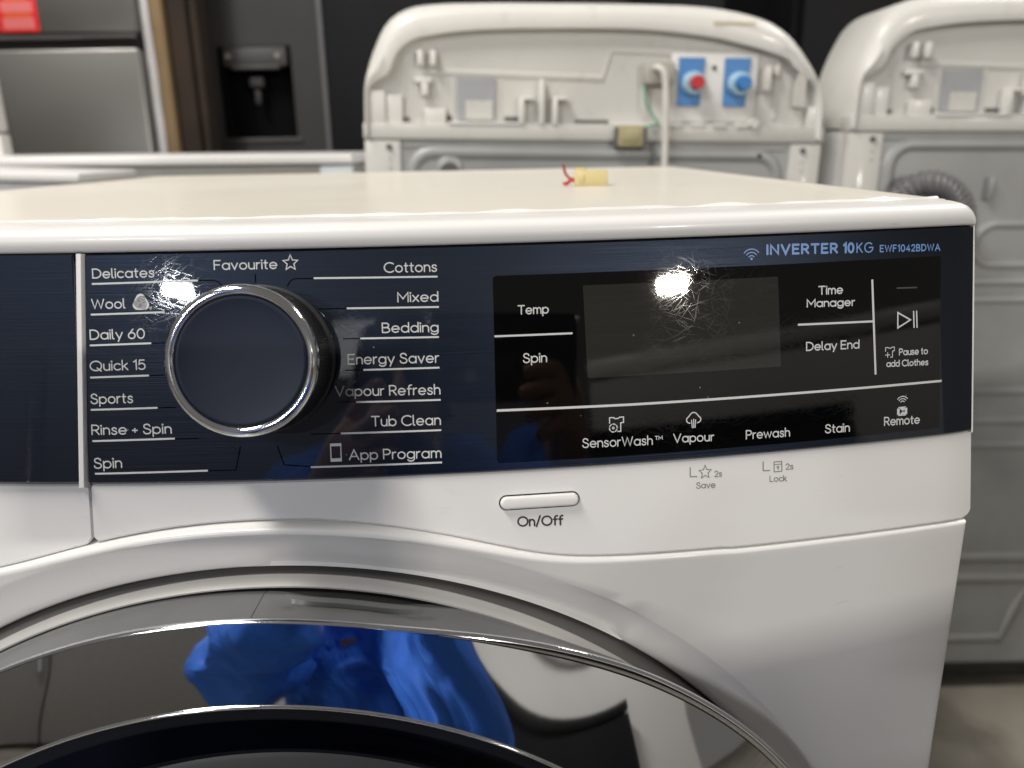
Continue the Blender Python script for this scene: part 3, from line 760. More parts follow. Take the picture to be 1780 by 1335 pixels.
k.poly([(cx-.00115, cz2-.0005), (cx+.0012, cz2-.0005), (cx+.0012, cz2-.0011), (cx+.0002, cz2-.0016)]); k.poly([(cx-.00115, cz2-.0028), (cx+.0002, cz2-.0017), (cx+.0012, cz2-.0023), (cx+.0012, cz2-.0029)])
k.done('remote_symbol', 'print', dw)
def tee(cx, cz, s_, w, extra, nm):
    k = Ink(fas, .00027)
    P = [(-.35, .1), (-.95, .25), (-.95, .95), (-.4, .95), (-.25, .8), (.25, .8), (.4, .95), (.95, .95), (.95, .25), (.55, .2), (.55, -.9), (.15, -.9)]
    if extra == 'plus': P = P[1:]
    else: P = P[1:]
    k.stroke([(cx+x_*s_, cz+z_*s_) for x_, z_ in P], w)
    if extra == 'dial':
        for a0 in range(0, 360, 60): k.stroke([(cx-.45*s_+x_, cz-.42*s_+z_) for x_, z_ in O_(0, 0, .52*s_, .52*s_, a0, a0+38)], w)
        k.stroke([(cx-.45*s_+x_, cz-.42*s_+z_) for x_, z_ in O_(0, 0, .12*s_, .12*s_)], w*.8)
    else:
        k.stroke([(cx-.95*s_, cz-.45*s_), (cx-.05*s_, cz-.45*s_)], w); k.stroke([(cx-.5*s_, cz), (cx-.5*s_, cz-.9*s_)], w)
    k.done(nm, 'print', dw)
cx, cz, r = ICONS['shirt']; tee(cx, cz, r*.98, .00044, 'dial', 'shirt_symbol')
cx, cz, r = ICONS['pause_shirt']; tee(cx, cz, r*.95, .00034, 'plus', 'shirt_symbol')
cx, cz, r = ICONS['vapour']; k = Ink(fas, .00027)
P = O_(cx+.45*r, cz+.05*r, .5*r, .42*r, -85, 60)+O_(cx, cz+.45*r, .52*r, .5*r, 40, 140)+O_(cx-.45*r, cz+.05*r, .5*r, .42*r, 120, 265)
k.stroke(P, .00044)
for q, top in ((-.28, .0), (0, .1), (.28, .0)): k.stroke([(cx+q*r, cz+top*r), (cx+q*r*.7, cz-.95*r)], .0004)
k.done('vapour_symbol', 'print', dw)
cx, cz, r = ICONS['lock']; k = Ink(wput, .00013); a, b = .0017, .0020
k.stroke([(cx-a, cz-b), (cx+a, cz-b), (cx+a, cz+b), (cx-a, cz+b), (cx-a, cz-b)], .00034); k.stroke([(cx-a, cz+.0009), (cx+a, cz+.0009)], .0003); k.stroke([(cx, cz+.0001), (cx, cz-.0011)], .0004); k.stroke([(cx-.0004, cz-.0002), (cx+.0004, cz-.0002)], .0004); k.done('lock_symbol', 'print_grey', fa)
# ------------------------------------------------------------------ cream connector lying on the worktop
pc = thing('wire_connector', 'cream plastic plug connector with cut red wire ends lying on the white worktop', 'connector', (.160, .300, .8484), (0, 0, R(-8)))
q = MB(); q.box(-.0115, .0115, -.0055, .0055, 0, .0105, .0009); q.box(-.0112, -.0035, -.0040, .0040, .0100, .0122, .0008); q.box(-.0085, -.0045, -.0066, -.0050, .003, .0085, .0005)
q.build('plug_housing', 'cream', pc)
q = MB(); q.tube(smooth([(-.0110, .001, .0045), (-.0145, .001, .0048), (-.0180, .003, .0085), (-.0195, .004, .0145)], 6), .0011, 8); q.build('wire', 'brownred', pc)
q = MB(); q.tube(smooth([(-.0110, -.001, .0035), (-.0140, -.002, .0040), (-.0165, -.004, .0020), (-.0190, -.005, .0018)], 6), .0013, 8); q.build('wire', 'red', pc)
# ------------------------------------------------------------------ top-loading washers seen from behind
OUT = [(-.306, .884), (-.304, .945), (-.296, .976), (-.286, 1.000), (-.272, 1.024), (-.249, 1.040), (-.216, 1.047), (-.15, 1.050), (-.065, 1.051), (.065, 1.051), (.15, 1.048), (.216, 1.036), (.250, 1.020), (.272, 1.000), (.291, .974), (.303, .948), (.309, .920), (.311, .880)]
OPN = [(-.296, .886), (-.295, .936), (-.290, .950), (-.270, .962), (-.260, .985), (-.240, 1.002), (-.206, 1.010), (-.15, 1.016), (-.06, 1.019), (.06, 1.019), (.15, 1.011), (.20, 1.001), (.235, .992), (.255, .984), (.262, .975), (.275, .966), (.295, .945), (.300, .886)]
def resample(P, n):
    P = smooth([(x, z, 0) for x, z in P], 6); L = [0]
    for a, b in zip(P, P[1:]): L.append(L[-1]+(b-a).length)
    out = []; j = 0
    for i in range(n):
        t = L[-1]*i/(n-1)
        while j < len(L)-2 and L[j+1] < t: j += 1
        f = (t-L[j])/max(L[j+1]-L[j], 1e-9); p = P[j].lerp(P[j+1], f); out.append((p.x, p.y))
    return out
def cyl(mb, x, z, r, y0, y1, n=24, r1=None):
    r1 = r if r1 is None else r1
    rows = [[(x+q*math.cos(2*math.pi*k/n), y, z+q*math.sin(2*math.pi*k/n)) for k in range(n)] for q, y in ((r, y0), (r1*1.0, y1), (r1*.94, y1-.0006))]
    o = len(mb.v); mb.grid(rows, closed_u=True); mb.f.append(tuple(o+2*n+k for k in range(n))); return mb
def ridge(mb, P, rad, y, closed=False):
    """half-round pressed bead along a path in the back sheet"""
    P = [Vector((x, 0, z)) for x, z in P]
    if closed: P = P+[P[0], P[1]]
    rows = []
    for i, p in enumerate(P):
        t = (P[min(i+1, len(P)-1)]-P[max(i-1, 0)]).normalized(); nn = Vector((-t.z, 0, t.x))
        rows.append([p+nn*rad*a+Vector((0, y-b*rad, 0)) for a, b in ((-1.25, 0), (-.8, .28), (-.3, .5), (.3, .5), (.8, .28), (1.25, 0))])
    mb.grid(rows)
def rrect(x0, x1, z0, z1, r, n=7):
    out = []
    for cx_, cz_, a0 in ((x1-r, z1-r, 90), (x1-r, z0+r, 0), (x0+r, z0+r, -90), (x0+r, z1-r, -180)):
        for k in range(n+1): a = R(a0-90*k/n); out.append((cx_+r*math.cos(a), cz_+r*math.sin(a)))
    return out
def top_loader(label, loc, tilt, full):
    w = thing('top_loading_washer', label, 'washing machine', loc, (0, tilt, 0), 'top-loading washers seen from behind')
    q = MB(); q.box(-.304, .309, .008, .60, .03, .882, .004); q.build('cabinet', 'white', w)
    q = MB()
    for x in (-.27, .27): q.tube([(x, .05, 0.012), (x, .05, .035)], .018, 12); q.tube([(x, .54, 0.012), (x, .54, .035)], .018, 12)
    each(q, 'foot', 'knob_grip', w)
    # console shell: opening rim bulging out to the outer edge, then forward
    n = 72; o_, i_ = resample(OUT, n), resample(OPN, n); rows = []
    mid = [(lerp(a[0], b[0], .45), lerp(a[1], b[1], .45)) for a, b in zip(i_, o_)]
    m2 = [(lerp(a[0], b[0], .8), lerp(a[1], b[1], .8)) for a, b in zip(i_, o_)]
    for P, y in ((i_, .014), (i_, -.002), (mid, -.006), (m2, .001), (o_, .016), (o_, .13)): rows.append([(x, y, z) for x, z in P])
    q = MB(); q.grid(rows)
    fr = [(x*.95, .17, lerp(.9, z, .86)) for x, z in o_]; q.grid([[(x, .13, z) for x, z in o_], fr]); q.f.append(tuple(range(len(q.v)-n, len(q.v))))
    con = q.build('console', 'white_old', w, angle=50)
    q = MB(); q.v += [(x, .0135, z) for x, z in i_]; q.f.append(tuple(range(n))); q.build('console_back', 'grey_plastic_and_shade', con)
    q = MB(); q.box(-.306, .312, -.001, .03, .880, .9005, .002); q.build('console_lip', 'grey_plastic_and_shade', con)
    q = MB()
    q.box(-.193, -.094, -.003, .013, .8995, .9028, .0008); q.box(-.094, -.034, -.0015, .013, .8995, .9015, .0005)
    for x0 in (-.099, -.055): q.box(x0, x0+.0065, -.004, .013, .9005, .935, .001); q.box(x0+.006, x0+.020, -.004, .013, .931, .935, .001)
    q.box(-.0725, -.0665, -.004, .013, .9005, .9565, .001)
    q.box(-.297, -.276, .001, .013, .900, .941, .001); q.box(-.225, -.196, .003, .013, .8995, .920, .001); q.box(.288, .305, .001, .013, .900, .926, .001)
    q.box(-.276, -.254, .006, .013, .898, .936, .0008)
    q.box(.02, .215, -.001, .013, .9000, .9035, .0008)
    for x in (.10, .13, .16, .19): q.box(x, x+.018, -.004, .010, .8985, .9045, .001)
    each(q, 'cord_hook', 'white_old', con)
    q = MB()
    ridge(q, [(-.215, .9655), (.012, .9595), (.0225, .995), (.154, .991)], .0042, .0134); ridge(q, [(-.250, .985), (-.252, .93)], .003, .0134); ridge(q, [(.245, .99), (.246, .91)], .004, .0134)
    ridge(q, rrect(-.186, -.124, .903, .961, .003), .002, .0134, True)
    each(q, 'moulded_rib', 'grey_plastic_and_shade', con)
    q = MB(); q.box(-.181, -.130, .0105, .0134, .905, .9575); q.build('recess_plate', plain_cache('recess_grey', (.36, .37, .39, 1)), con)
    q = MB(); q.box(-.170, -.134, .0085, .0104, .906, .930); q.build('recess_tab', 'grey_plastic_and_shade', con)
    q = MB()
    for x0, x1, z0, z1 in ((-.118, -.100, .9045, .910), (-.270, -.245, .9035, .908), (-.024, .022, .9035, .907), (.293, .297, .889, .899)): q.box(x0, x1, .0118, .0132, z0, z1)
    cyl(q, -.193, .9075, .0042, .0132, .0112); each(q, 'slot', 'gasket', con)
    q = MB()
    for x in (-.232, -.2155): q.box(x, x+.0075, -.002, .013, .972, .991, .0015)
    q.box(-.236, -.214, .002, .013, .951, .958, .001); q.box(-.228, -.219, .001, .013, .935, .951, .0012); each(q, 'transit_clip', 'white_old', con)
    if full:
        q = MB()
        q.box(.224, .2325, -.006, .013, .945, .977, .002); q.box(.2375, .2435, -.002, .013, .964, .978, .0015)
        q.add([(.270, -.003, .979), (.279, -.003, .981), (.2835, .004, .926), (.268, .004, .926), (.270, .013, .979), (.279, .013, .981), (.2835, .013, .926), (.268, .013, .926)], [(0, 1, 2, 3), (0, 4, 5, 1), (1, 5, 6, 2), (3, 2, 6, 7), (0, 3, 7, 4)])
        cyl(q, .2145, .9045, .0065, .012, -.006); each(q, 'transit_clip', 'cord', con)
        vp = MB(); vp.box(.101, .216, .006, .0134, .9055, .992, .001); vp = vp.build('valve_plate', 'white_old', con)
        for x0, x1, capm, colm, cx_ in ((.1105, .1445, 'redcap', 'lightblue', .1305), (.1715, .2055, 'bluecap', 'lightblue', .1915)):
            v = MB(); v.add([(x0, .0055, .986), (x1, .0055, .986), (x1-.004, .0055, .926), (x0+.001, .0055, .926), (x0, .002, .986), (x1, .002, .986), (x1-.004, .002, .926), (x0+.001, .002, .926)], [(4, 5, 6, 7), (0, 4, 7, 3), (1, 2, 6, 5), (0, 1, 5, 4), (3, 7, 6, 2)])
            v = v.build('inlet_valve', 'blue', w)
            c = MB(); cyl(c, cx_, .9540, .0155, .002, -.010, 28, .0140); c.build('valve_collar', colm, v)
            c = MB(); cyl(c, cx_+.001, .9540, .0092 if capm == 'redcap' else .0100, -.010, -.024, 24, .0085); c.build('valve_cap', capm, v)
        q = MB(); cyl(q, .158, .974, .0032, .006, .0045); each(q, 'screw', 'gasket', con)
        q = MB(); q.box(.064, .104, -.006, .013, .952, .980, .003); q.build('cord_box', plain_cache('cordbox_grey', (.42, .40, .36, 1)), w)
        q = MB(); q.tube(smooth([(.078, -.004, .972), (.080, -.018, .971), (.0875, -.022, .962), (.091, -.022, .930), (.0935, -.022, .87), (.0935, -.025, .78), (.08, -.03, .5), (.05, -.04, .12)], 8), .0045, 12); q.build('power_cord', 'cord', w)
        q = MB(); q.tube(smooth([(.066, .004, .953), (.068, -.002, .930), (.080, -.006, .910), (.086, -.008, .903), (.074, -.004, .900), (.066, -.002, .896)], 6), .0013, 6); q.build('earth_wire', 'green', w)
        q = MB(); q.box(.032, .066, -.014, .004, .873, .9005, .002); q.box(.036, .062, -.0155, -.013, .880, .896, .001); tc_ = q.build('terminal_clip', 'clip', w)
        q = MB(); q.box(.0285, .0315, -.012, .004, .872, .898); q.box(.0665, .0695, -.012, .004, .872, .898); each(q, 'clip_bracket', 'gasket', tc_)
        q = MB(); q.box(.150, .205, -.0066, -.0058, 1.0255, 1.0285); lb = q.build('faded_label', plain_cache('faded_paper', (.58, .50, .30, 1)), con)
    for x0, x1 in ((-.305, -.257), (.268, .310)):
        p = MB(); p.box(x0, x1, 0, .02, .03, .8785, .002); p = p.build('corner_post', 'grey_plastic_and_shade', w)  # white posts; shade put into their colour, they face away from the overhead lamp
        q = MB(); sx = -.272 if x0 < 0 else .285
        for z in (.870, .40): cyl(q, sx, z, .0038, 0, -.0022)
        each(q, 'screw', 'gasket', p)
        q = MB()
        for z in (.856, .845): cyl(q, sx, z, .002, 0, -.0006)
        each(q, 'hole', 'console_hole' if 'console_hole' in M else 'grey_plastic_and_shade', p)
    bp_ = MB(); bp_.box(-.2575, .2685, .0045, .012, .035, .8790); bp_ = bp_.build('back_panel', 'galv', w)
    q = MB(); Y0 = .0046
    ridge(q, rrect(-.243, .254, .24, .863, .03), .0075, Y0, True)
    ridge(q, rrect(-.108, .25, .700, .757, .0285), .006, Y0, True)
    for z in (.676, .650, .513, .467, .428): ridge(q, [(-.236, z), (.246, z)], .0055, Y0)
    ridge(q, [(-.236, .205), (.066, .203), (.052, .150), (.036, .095), (-.236, .092)], .007, Y0); ridge(q, [(.09, .40), (.066, .205)], .006, Y0)
    ridge(q, [(-.254, .871), (.262, .871)], .003, Y0)
    each(q, 'pressed_bead', 'galv', bp_)
    if full:
        q = MB(); cyl(q, -.192, .842, .020, Y0, Y0-.0025, 28, .017); q.build('knockout', 'galv', bp_)
        q = MB(); cyl(q, -.192, .838, .013, Y0-.0026, Y0-.0034, 24); each(q, 'hole', 'gasket', bp_)
    q = MB(); q.box(-.30, .30, -.001, .03, .026, .050, .001); q.build('base_strip', 'rust', w)
    return w
def plain_cache(nm, c):
    if nm not in M: M[nm] = plain(nm, c, .5, 0, 0, .1)
    return nm
w2 = top_loader('white top-loading washer seen from behind, its whole curved console showing red and blue capped inlets', (.2015, .85, .0), R(1.6), True)
w3 = top_loader('white top-loading washer seen from behind, cut by the right edge, grey corrugated hose looped', (.2015+.655, .843, .0), R(1.1), False)
hz = MB(); P = smooth([(-.232, .004, .775), (-.228, -.016, .798), (-.210, -.028, .813), (-.184, -.032, .810), (-.163, -.034, .794), (-.152, -.034, .768), (-.148, -.034, .70), (-.15, -.035, .55)], 30)
dd = [0]
for a, b in zip(P, P[1:]): dd.append(dd[-1]+(b-a).length)
hz.tube(P, lambda i: .0158+.0018*math.cos(dd[i]*2*math.pi/.0072), 18); hz.build('drain_hose', 'hose', w3)
q = MB(); q.box(-.106, -.098, -.006, .006, .790, .822, .002); q.build('hose_peg', 'galv', w3)
# ------------------------------------------------------------------ other appliances behind
ld = thing('low_appliance', 'low white appliance with grey back standing left of the top-loaders, behind the front washer', 'appliance', (-.66, .90, 0), (0, R(.55), 0))
q = MB(); q.box(-.545, .540, .006, .52, .0, .859, .003); q.build('cabinet', plain_cache('back_grey', (.36, .355, .325, 1)), ld)
q = MB(); q.box(-.555, .547, -.004, .53, .8605, .8745, .004); q.build('top_rim', 'white', ld)
q = MB(); q.box(.500, .546, .0, .02, .0, .859, .003); q.build('corner_post', plain_cache('pale_blue_white', (.60, .66, .68, 1)), ld)
ls = thing('white_appliance', 'small corner of a white-topped appliance with pale grey side, left of the front washer', 'appliance', (-.735, .72, 0), (0, R(2.3), 0))
q = MB(); q.box(-.29, .300, .002, .16, 0, .8545, .003); q.build('cabinet', plain_cache('side_grey', (.46, .47, .49, 1)), ls)
q = MB(); q.box(-.295, .303, -.003, .165, .8555, .8670, .004); q.build('top_rim', 'white', ls)
fl_ = thing('white_cabinet', 'white appliance edge at the far left border in front of the steel fridge', 'appliance', (-1.05, 1.27, 0))
q = MB(); q.box(-.25, .2535, 0, .035, 0, .913, .004); q.build('fridge_door', 'white_old', fl_)
q = MB(); q.box(-.25, .2520, 0, .035, .917, 1.3, .004); q.build('fridge_door', 'white_old', fl_)
sf = thing('steel_fridge', 'brushed stainless steel fridge with a dark handle gap and red sticker at upper left', 'fridge', (-1.10, 1.70, 0))
q = MB(); q.box(-.40, .408, .03, .62, .03, 1.80, .004); q.build('cabinet', 'black_mid', sf)
q = MB(); q.box(-.40, .412, -.03, .028, .08, 1.098, .006); q.build('fridge_door', 'steel', sf)
q = MB(); q.box(-.40, .412, -.03, .028, 1.131, 1.79, .006); ud = q.build('fridge_door', 'steel', sf)
q = MB(); q.box(-.40, .411, -.012, .026, 1.101, 1.119, .002); q.build('handle_gap', 'void', sf)
q = MB(); q.box(-.40, .411, -.026, .010, 1.119, 1.127, .001); q.box(.29, .411, -.028, .010, 1.1195, 1.1275, .001); each(q, 'handle_strip', 'gasket', sf)
sk = MB(); sk.box(.120, .206, -.0315, -.0303, 1.134, 1.26); sk = sk.build('red_sticker', 'sticker_red', sf)
q = MB(); q.box(.129, .197, -.0322, -.0316, 1.140, 1.163, .0); q.box(.129, .197, -.0322, -.0316, 1.173, 1.195); q.box(.129, .197, -.0322, -.0316, 1.206, 1.23); each(q, 'sticker_text_block', 'sticker_pink', sk)
q = MB(); q.box(.134, .192, -.0322, -.0316, 1.1655, 1.1695); q.box(.140, .186, -.0322, -.0316, 1.198, 1.202); each(q, 'sticker_bar', 'sticker_orange', sk)
fo = MB()
rows = []
for z in np.linspace(0, 1.75, 60):
    k = .004*noise.noise(Vector((0, 0, z*9))); rows.append([(-.683+k, 1.735, z), (-.683+k, 1.70, z), (-.664+k*1.8, 1.697, z), (-.664+k*1.8, 1.735, z)])
fo.grid(rows, closed_u=True); tag(fo.build('foam_strip', 'foam'), 'white foam packing strip standing against the steel fridge side', 'packing strip')
bo = MB(); bo.box(-.662, -.637, 1.70, 1.73, 0, 1.75, .002); tag(bo.build('cardboard_sheet', 'card'), 'tan cardboard strip standing between white foam and dark timber', 'cardboard')
tb = MB(); tb.box(-.635, -.592, 1.72, 1.80, 0, 1.8, .003); tb.box(-.5895, -.572, 1.735, 1.80, 0, 1.8, .003); tag(tb.build('timber_post', 'timber'), 'dark brown timber post standing left of the black fridge', 'post')
bf = thing('black_fridge', 'black double-door fridge with a water dispenser recess, behind on the left', 'fridge', (-.32, 1.90, 0))
q = MB(); q.box(-.245, .60, .035, .70, .02, 1.85, .004); q.build('cabinet', 'black_gloss', bf)
ldr = MB()
# left door as a frame round the dispenser opening
ox0, ox1, oz0, oz1 = -.258, -.078, .905, 1.120
bx0, bx1 = -.345, -.006
for a in ((bx0, ox0, -.03, .03, .06, 1.82), (ox1, bx1, -.03, .03, .06, 1.82), (ox0, ox1, -.03, .03, .06, oz0), (ox0, ox1, -.03, .03, oz1, 1.82)): ldr.box(*a)
ldr = ldr.build('fridge_door', 'black_mid', bf)
q = MB(); q.box(ox0-.01, ox1+.01, .031, .034, oz0-.01, oz1+.01); q.box(ox0, ox0+.012, -.02, .0305, oz0, oz1); each(q, 'dispenser_recess', 'black_dark', ldr)
q = MB(); q.box(ox0+.012, ox1-.012, -.028, .02, 1.074, 1.119, .004); q.box(ox0+.03, ox1-.03, -.032, .0, 1.066, 1.076, .003); q.build('dispenser_head', plain_cache('charcoal_satin', (.05, .049, .048, 1)), ldr)
q = MB(); q.box(-.180, -.166, -.012, .0, .985, 1.02, .003); q.box(-.190, -.156, -.012, .02, 1.026, 1.05, .003); each(q, 'dispenser_lever', 'black_mid', ldr)
q = MB(); q.box(ox0-.005, ox1+.012, -.036, .02, .893, .9045, .002); q.build('drip_tray', plain_cache('tray_grey', (.05, .049, .047, 1)), ldr)
q = MB()
for x in (-.232, -.112): cyl(q, x, 1.098, .006, -.028, -.031)
each(q, 'dispenser_button', plain_cache('button_grey', (.3, .28, .24, 1)), ldr)
q = MB(); q.box(.006, .50, -.03, .03, .06, 1.82, .004); rd_ = q.build('fridge_door', 'black_gloss', bf)
q = MB(); q.box(-.006, .0055, -.036, .03, .06, 1.82, .002); q.build('door_edge', plain_cache('edge_grey', (.11, .105, .115, 1)), bf)
b2 = thing('black_fridge', 'black fridge behind the gap between the two top-loaders', 'fridge', (1.20, 1.90, 0))
q = MB(); q.box(-.34, .56, .035, .70, .02, 1.85, .004); q.build('cabinet', 'black_gloss', b2)
q = MB(); q.box(-.335, -.007, -.03, .03, .06, 1.82, .005); q.build('fridge_door', 'black_gloss', b2)
q = MB(); q.box(.007, .55, -.03, .03, .06, 1.82, .005); q.build('fridge_door', 'black_gloss', b2)
q = MB(); q.box(-4, 5, 2.75, 2.85, 0, 4); struct(q.build('back_wall', plain_cache('wall_dark', (.04, .04, .042, 1))))
# ------------------------------------------------------------------ the photographer, crouching behind the phone (seen in the door ring and panel)
def skinned(name, chains, mat, parent, sub=2, disp=0.0, dscale=.1, root=0):
    """chains: list of [(point, radius), ...]; equal points are welded into one graph"""
    V, Rr, E, idx = [], [], [], {}
    for ch in chains:
        prev = None
        for p, r in ch:
            k = tuple(round(c, 4) for c in p)
            if k not in idx: idx[k] = len(V); V.append(p); Rr.append(r)
            i = idx[k]
            if prev is not None and prev != i: E.append((prev, i))
            prev = i
    me = bpy.data.meshes.new(name); me.from_pydata(V, E, []); o = bpy.data.objects.new(name, me); COL.objects.link(o)
    sk = o.modifiers.new('skin', 'SKIN'); sk.use_smooth_shade = True
    for i, r in enumerate(Rr):
        d = me.skin_vertices[0].data[i]; d.radius = r if isinstance(r, tuple) else (r, r); d.use_root = (i == root)
    if sub:
        m = o.modifiers.new('sub', 'SUBSURF'); m.levels = m.render_levels = sub
    dg = bpy.context.evaluated_depsgraph_get(); ev = o.evaluated_get(dg); m2 = bpy.data.meshes.new_from_object(ev); m2.name = name
    bpy.data.objects.remove(o)
    if disp:
        nr = [v.normal.copy() for v in m2.vertices]
        for v, n_ in zip(m2.vertices, nr):
            c = v.co; q_ = noise.noise(Vector((c.x*7+c.z*6, c.y*6, c.z*13-c.x*9)))*.9+noise.noise(Vector((c.x*16, c.y*12, c.z*26+c.x*12)))*.18
            v.co = c+n_*disp*(1-abs(q_)*2.2)
    m2.materials.clear(); m2.materials.append(M[mat])
    for p in m2.polygons: p.use_smooth = True
    o = bpy.data.objects.new(name, m2); COL.objects.link(o)
    if parent: o.parent = parent
    return o
PX, PY = .040, -.66
pe = thing('person', 'crouching person in a blue shirt holding up a phone, mirrored in the chrome ring', 'person', (PX, PY-.1, 0))
pe_inv = Matrix.Translation((-PX, -(PY-.1), 0))
def rel(ch): return [((p[0]-PX, p[1]-(PY-.1), p[2]), r) for p, r in ch]
pel, ab, ch_, nk, hd = (.03, -.93, .40), (.03, -.90, .52), (.035, -.81, .69), (.03, -.73, .80), (.03, -.675, .875)
sl, sr = (-.135, -.77, .745), (.165, -.77, .745)
el, er = (-.165, -.57, .63), (.165, -.56, .635)
wl, wr = (-.045, -.37, .760), (.222, -.345, .800)
hl, hr = (-.008, -.325, .792), (.205, -.312, .832)
body = [[(pel, (.15, .11)), (ab, (.14, .10)), (ch_, (.155, .11)), (nk, .052), (hd, (.074, .088)), ((.03, -.672, .930), (.068, .08))],
        [(ch_, .11), (sl, .062), ((-.165, -.67, .680), .050), (el, .042), ((-.105, -.46, .700), .036), (wl, .026), (hl, (.034, .016))],
        [(ch_, .11), (sr, .062), ((.180, -.66, .680), .050), (er, .042), ((.192, -.44, .722), .036), (wr, .026), (hr, (.034, .016))],
        [(pel, .13), ((-.08, -.86, .38), .095), ((-.17, -.56, .46), .062), ((-.17, -.72, .20), .05), ((-.17, -.80, .06), .036), ((-.175, -.68, .035), .034)],
        [(pel, .13), ((.15, -.86, .38), .095), ((.27, -.56, .46), .062), ((.26, -.72, .20), .05), ((.26, -.80, .06), .036), ((.265, -.68, .035), .034)]]
# fingers: the right hand reaches across the back of the phone, the left hand steadies its edge
def finger(h, pts, r): return [(h, .016)]+[(p, r*(1-.12*i)) for i, p in enumerate(pts)]
body += [finger(hr, [(.190, -.292, .852), (.176, -.279, .850), (.158, -.275, .846)], .0088), finger(hr, [(.188, -.290, .838), (.172, -.277, .834), (.152, -.273, .829)], .0088),
         finger(hr, [(.190, -.291, .823), (.175, -.279, .818), (.157, -.276, .812)], .0084), finger(hr, [(.194, -.294, .809), (.182, -.283, .802), (.168, -.280, .796)], .0076),
         finger(hr, [(.212, -.322, .862), (.196, -.322, .878), (.176, -.318, .884)], .0098)]
body += [finger(hl, [(.010, -.300, .812), (.024, -.288, .818), (.040, -.284, .822)], .0088), finger(hl, [(.012, -.300, .799), (.027, -.288, .803), (.044, -.284, .806)], .0088),
         finger(hl, [(.010, -.302, .786), (.024, -.290, .789), (.038, -.286, .791)], .0084), finger(hl, [(.004, -.306, .775), (.016, -.295, .775), (.028, -.291, .776)], .0076),
         finger(hl, [(-.008, -.330, .822), (.008, -.325, .842), (.026, -.318, .850)], .0098)]
skinned('body', [rel(c) for c in body], 'skin', pe, 2)
shirt = [[((.03, -.925, .43), (.185, .14)), (ab, (.185, .135)), (ch_, (.185, .14)), ((.035, -.775, .765), (.135, .085)), ((.03, -.74, .795), .068), ((.03, -.722, .835), .066)],
         [(ch_, .14), (sl, .098), ((-.165, -.67, .680), .082), (el, .068), ((-.105, -.46, .700), .054), ((-.065, -.385, .748), .042)],
         [(ch_, .14), (sr, .098), ((.180, -.66, .680), .082), (er, .068), ((.192, -.44, .722), .054), ((.217, -.362, .782), .040)]]
skinned('shirt', [rel(c) for c in shirt], 'shirt', pe, 3, .030)
tr = [[((.03, -.93, .45), (.165, .125)), ((.03, -.93, .39), (.165, .12)), ((-.08, -.86, .38), .11), ((-.17, -.55, .465), .078), ((-.17, -.72, .20), .066), ((-.17, -.79, .09), .055)],
      [((.03, -.93, .39), .12), ((.15, -.86, .38), .11), ((.27, -.55, .465), .078), ((.26, -.72, .20), .066), ((.26, -.79, .09), .055)]]
skinned('trousers', [rel(c) for c in tr], 'trousers', pe, 2, .006)
for x in (-.172, .262):
    skinned('shoe', [rel([((x, -.82, .045), .045), ((x, -.74, .04), .043), ((x, -.63, .032), .034)])], 'phone', pe, 2)
q = MB(); rows = []
for j in range(13):
    ph = R(-8+98*j/12); rows.append([(.0+.088*math.cos(ph)*math.cos(2*math.pi*i/28), -.005+(.106*math.cos(ph))*math.sin(2*math.pi*i/28)-.012, .118*math.sin(ph)) for i in range(28)])
rows = [[(x, y, z+(.035 if y > .03 and z < .05 else 0)+.004*noise.noise(Vector((x*60, y*60, z*60)))) for x, y, z in r_] for r_ in rows]
q.grid([[(x-.010, y+(-.675-(PY-.1)), z+.887) for x, y, z in r_] for r_ in rows], closed_u=True); q.build('hair', 'hair', pe, angle=80)
q = MB(); q.tube([(-.01, .170, .920), (-.01, .188, .893), (-.01, .194, .883), (-.01, .176, .877)], lambda i: (.006, .010, .013, .006)[i], 10); q.build('nose', 'skin', pe)
for sx in (-.032, .032):
    q = MB(); q.tube([(sx-.022, .158, .920), (sx-.01, .169, .920), (sx+.002, .158, .920)], lambda i: (.003, .008, .003)[i], 10); q.build('eye', 'print', pe)
    q = MB(); q.tube([(sx*2.45-.01, .075, .920), (sx*2.65-.01, .065, .900), (sx*2.45-.01, .072, .877)], lambda i: (.008, .014, .008)[i], 10); q.build('ear', 'skin', pe)
q = MB(); q.tube([(-.032, .168, .850), (-.01, .178, .847), (.012, .168, .850)], lambda i: (.003, .006, .003)[i], 10); q.build('mouth', plain_cache('lip', (.3, .12, .09, 1)), pe)
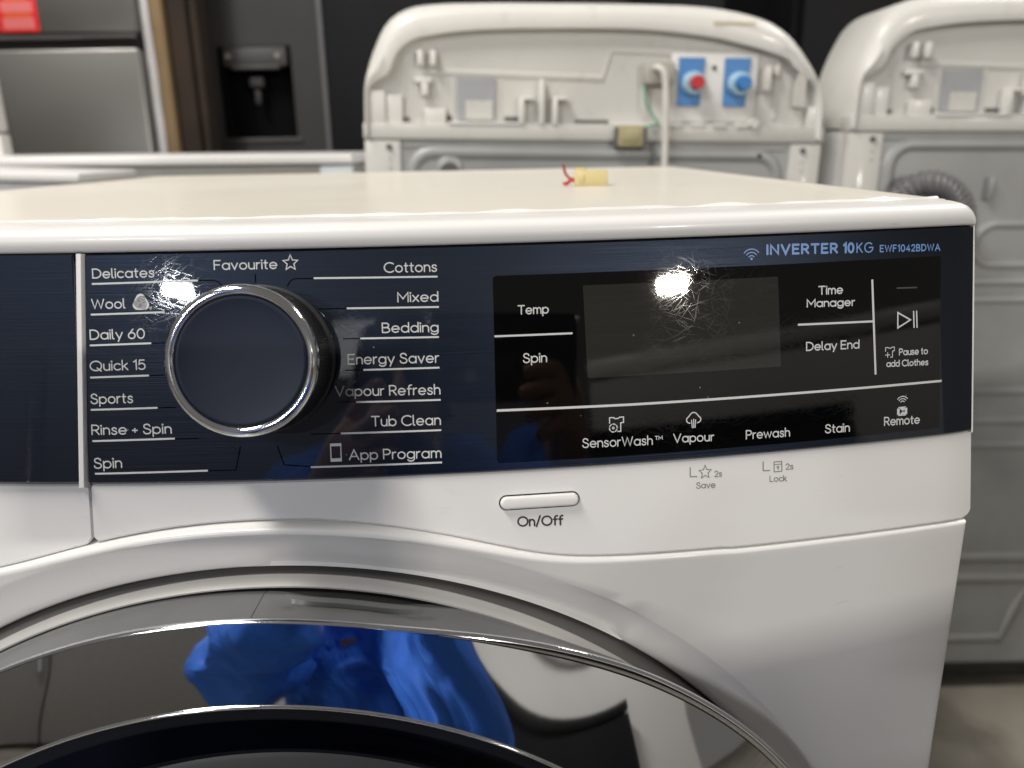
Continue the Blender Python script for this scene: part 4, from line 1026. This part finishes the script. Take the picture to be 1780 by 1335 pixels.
ph = thing('smartphone', 'dark smartphone held up sideways in the hands of the crouching person', 'phone', tuple(CAM))
ph.matrix_world = Matrix(((_r2.x, -_f.x, _u2.x, CAM.x), (_r2.y, -_f.y, _u2.y, CAM.y), (_r2.z, -_f.z, _u2.z, CAM.z), (0, 0, 0, 1)))
q = MB(); q.box(-.020, .128, .0045, .0125, -.052, .020, .0035); q.build('phone_body', 'phone', ph)
q = MB(); q.box(-.016, .020, .0028, .0050, -.016, .016, .0008); q.build('camera_island', 'phone', ph)
# ------------------------------------------------------------------ unseen appliances added behind the photographer for mirroring and shade
cf = thing('charcoal_fridge', 'charcoal fridge standing behind the photographer, mirrored dark in the left of the door ring', 'fridge', (-1.75, -2.2, 0), (0, 0, R(-40)))
q = MB(); q.box(-.9, -.004, -.3, .3, .03, 1.28, .006); q.build('fridge_door', plain_cache('charcoal_door', (.22, .215, .207, 1)), cf)
q = MB(); q.box(.004, .9, -.3, .3, .03, 1.28, .006); q.build('fridge_door', 'charcoal_door', cf)
q = MB(); q.tube([(-.05, .34, .5), (-.05, .34, 1.1)], .012, 10); q.build('handle', 'chrome_trim', cf)
wf = thing('added_freezer', 'tall white freezer added behind the photographer to shade the lower right front, mirrored pale in the right of the door ring', 'freezer', (1.20, -1.38, 0), (0, 0, R(28)))  # added freezer, placed and sized to shade the lower right front
q = MB(); q.box(-.55, .55, -.30, .30, .03, .50, .01); q.box(-.55, .55, -.30, .30, .506, 1.025, .01); each(q, 'freezer_door', 'white', wf)
q = MB(); q.box(-.555, .555, -.31, .31, 1.029, 1.07, .012); q.build('lid', 'white', wf)
bd = thing('added_dishwasher', 'black dishwasher added beside the photographer to mirror dark in the door ring', 'dishwasher', (.80, -1.08, 0), (0, 0, R(12)))  # added dark box, there only to mirror dark beside the shirt
q = MB(); q.box(-.42, .42, -.28, .05, .03, .85, .006); q.build('cabinet', 'black_gloss', bd)
q = MB(); q.box(-.422, .422, -.285, .055, .854, .885, .008); q.build('worktop', 'black_gloss', bd)
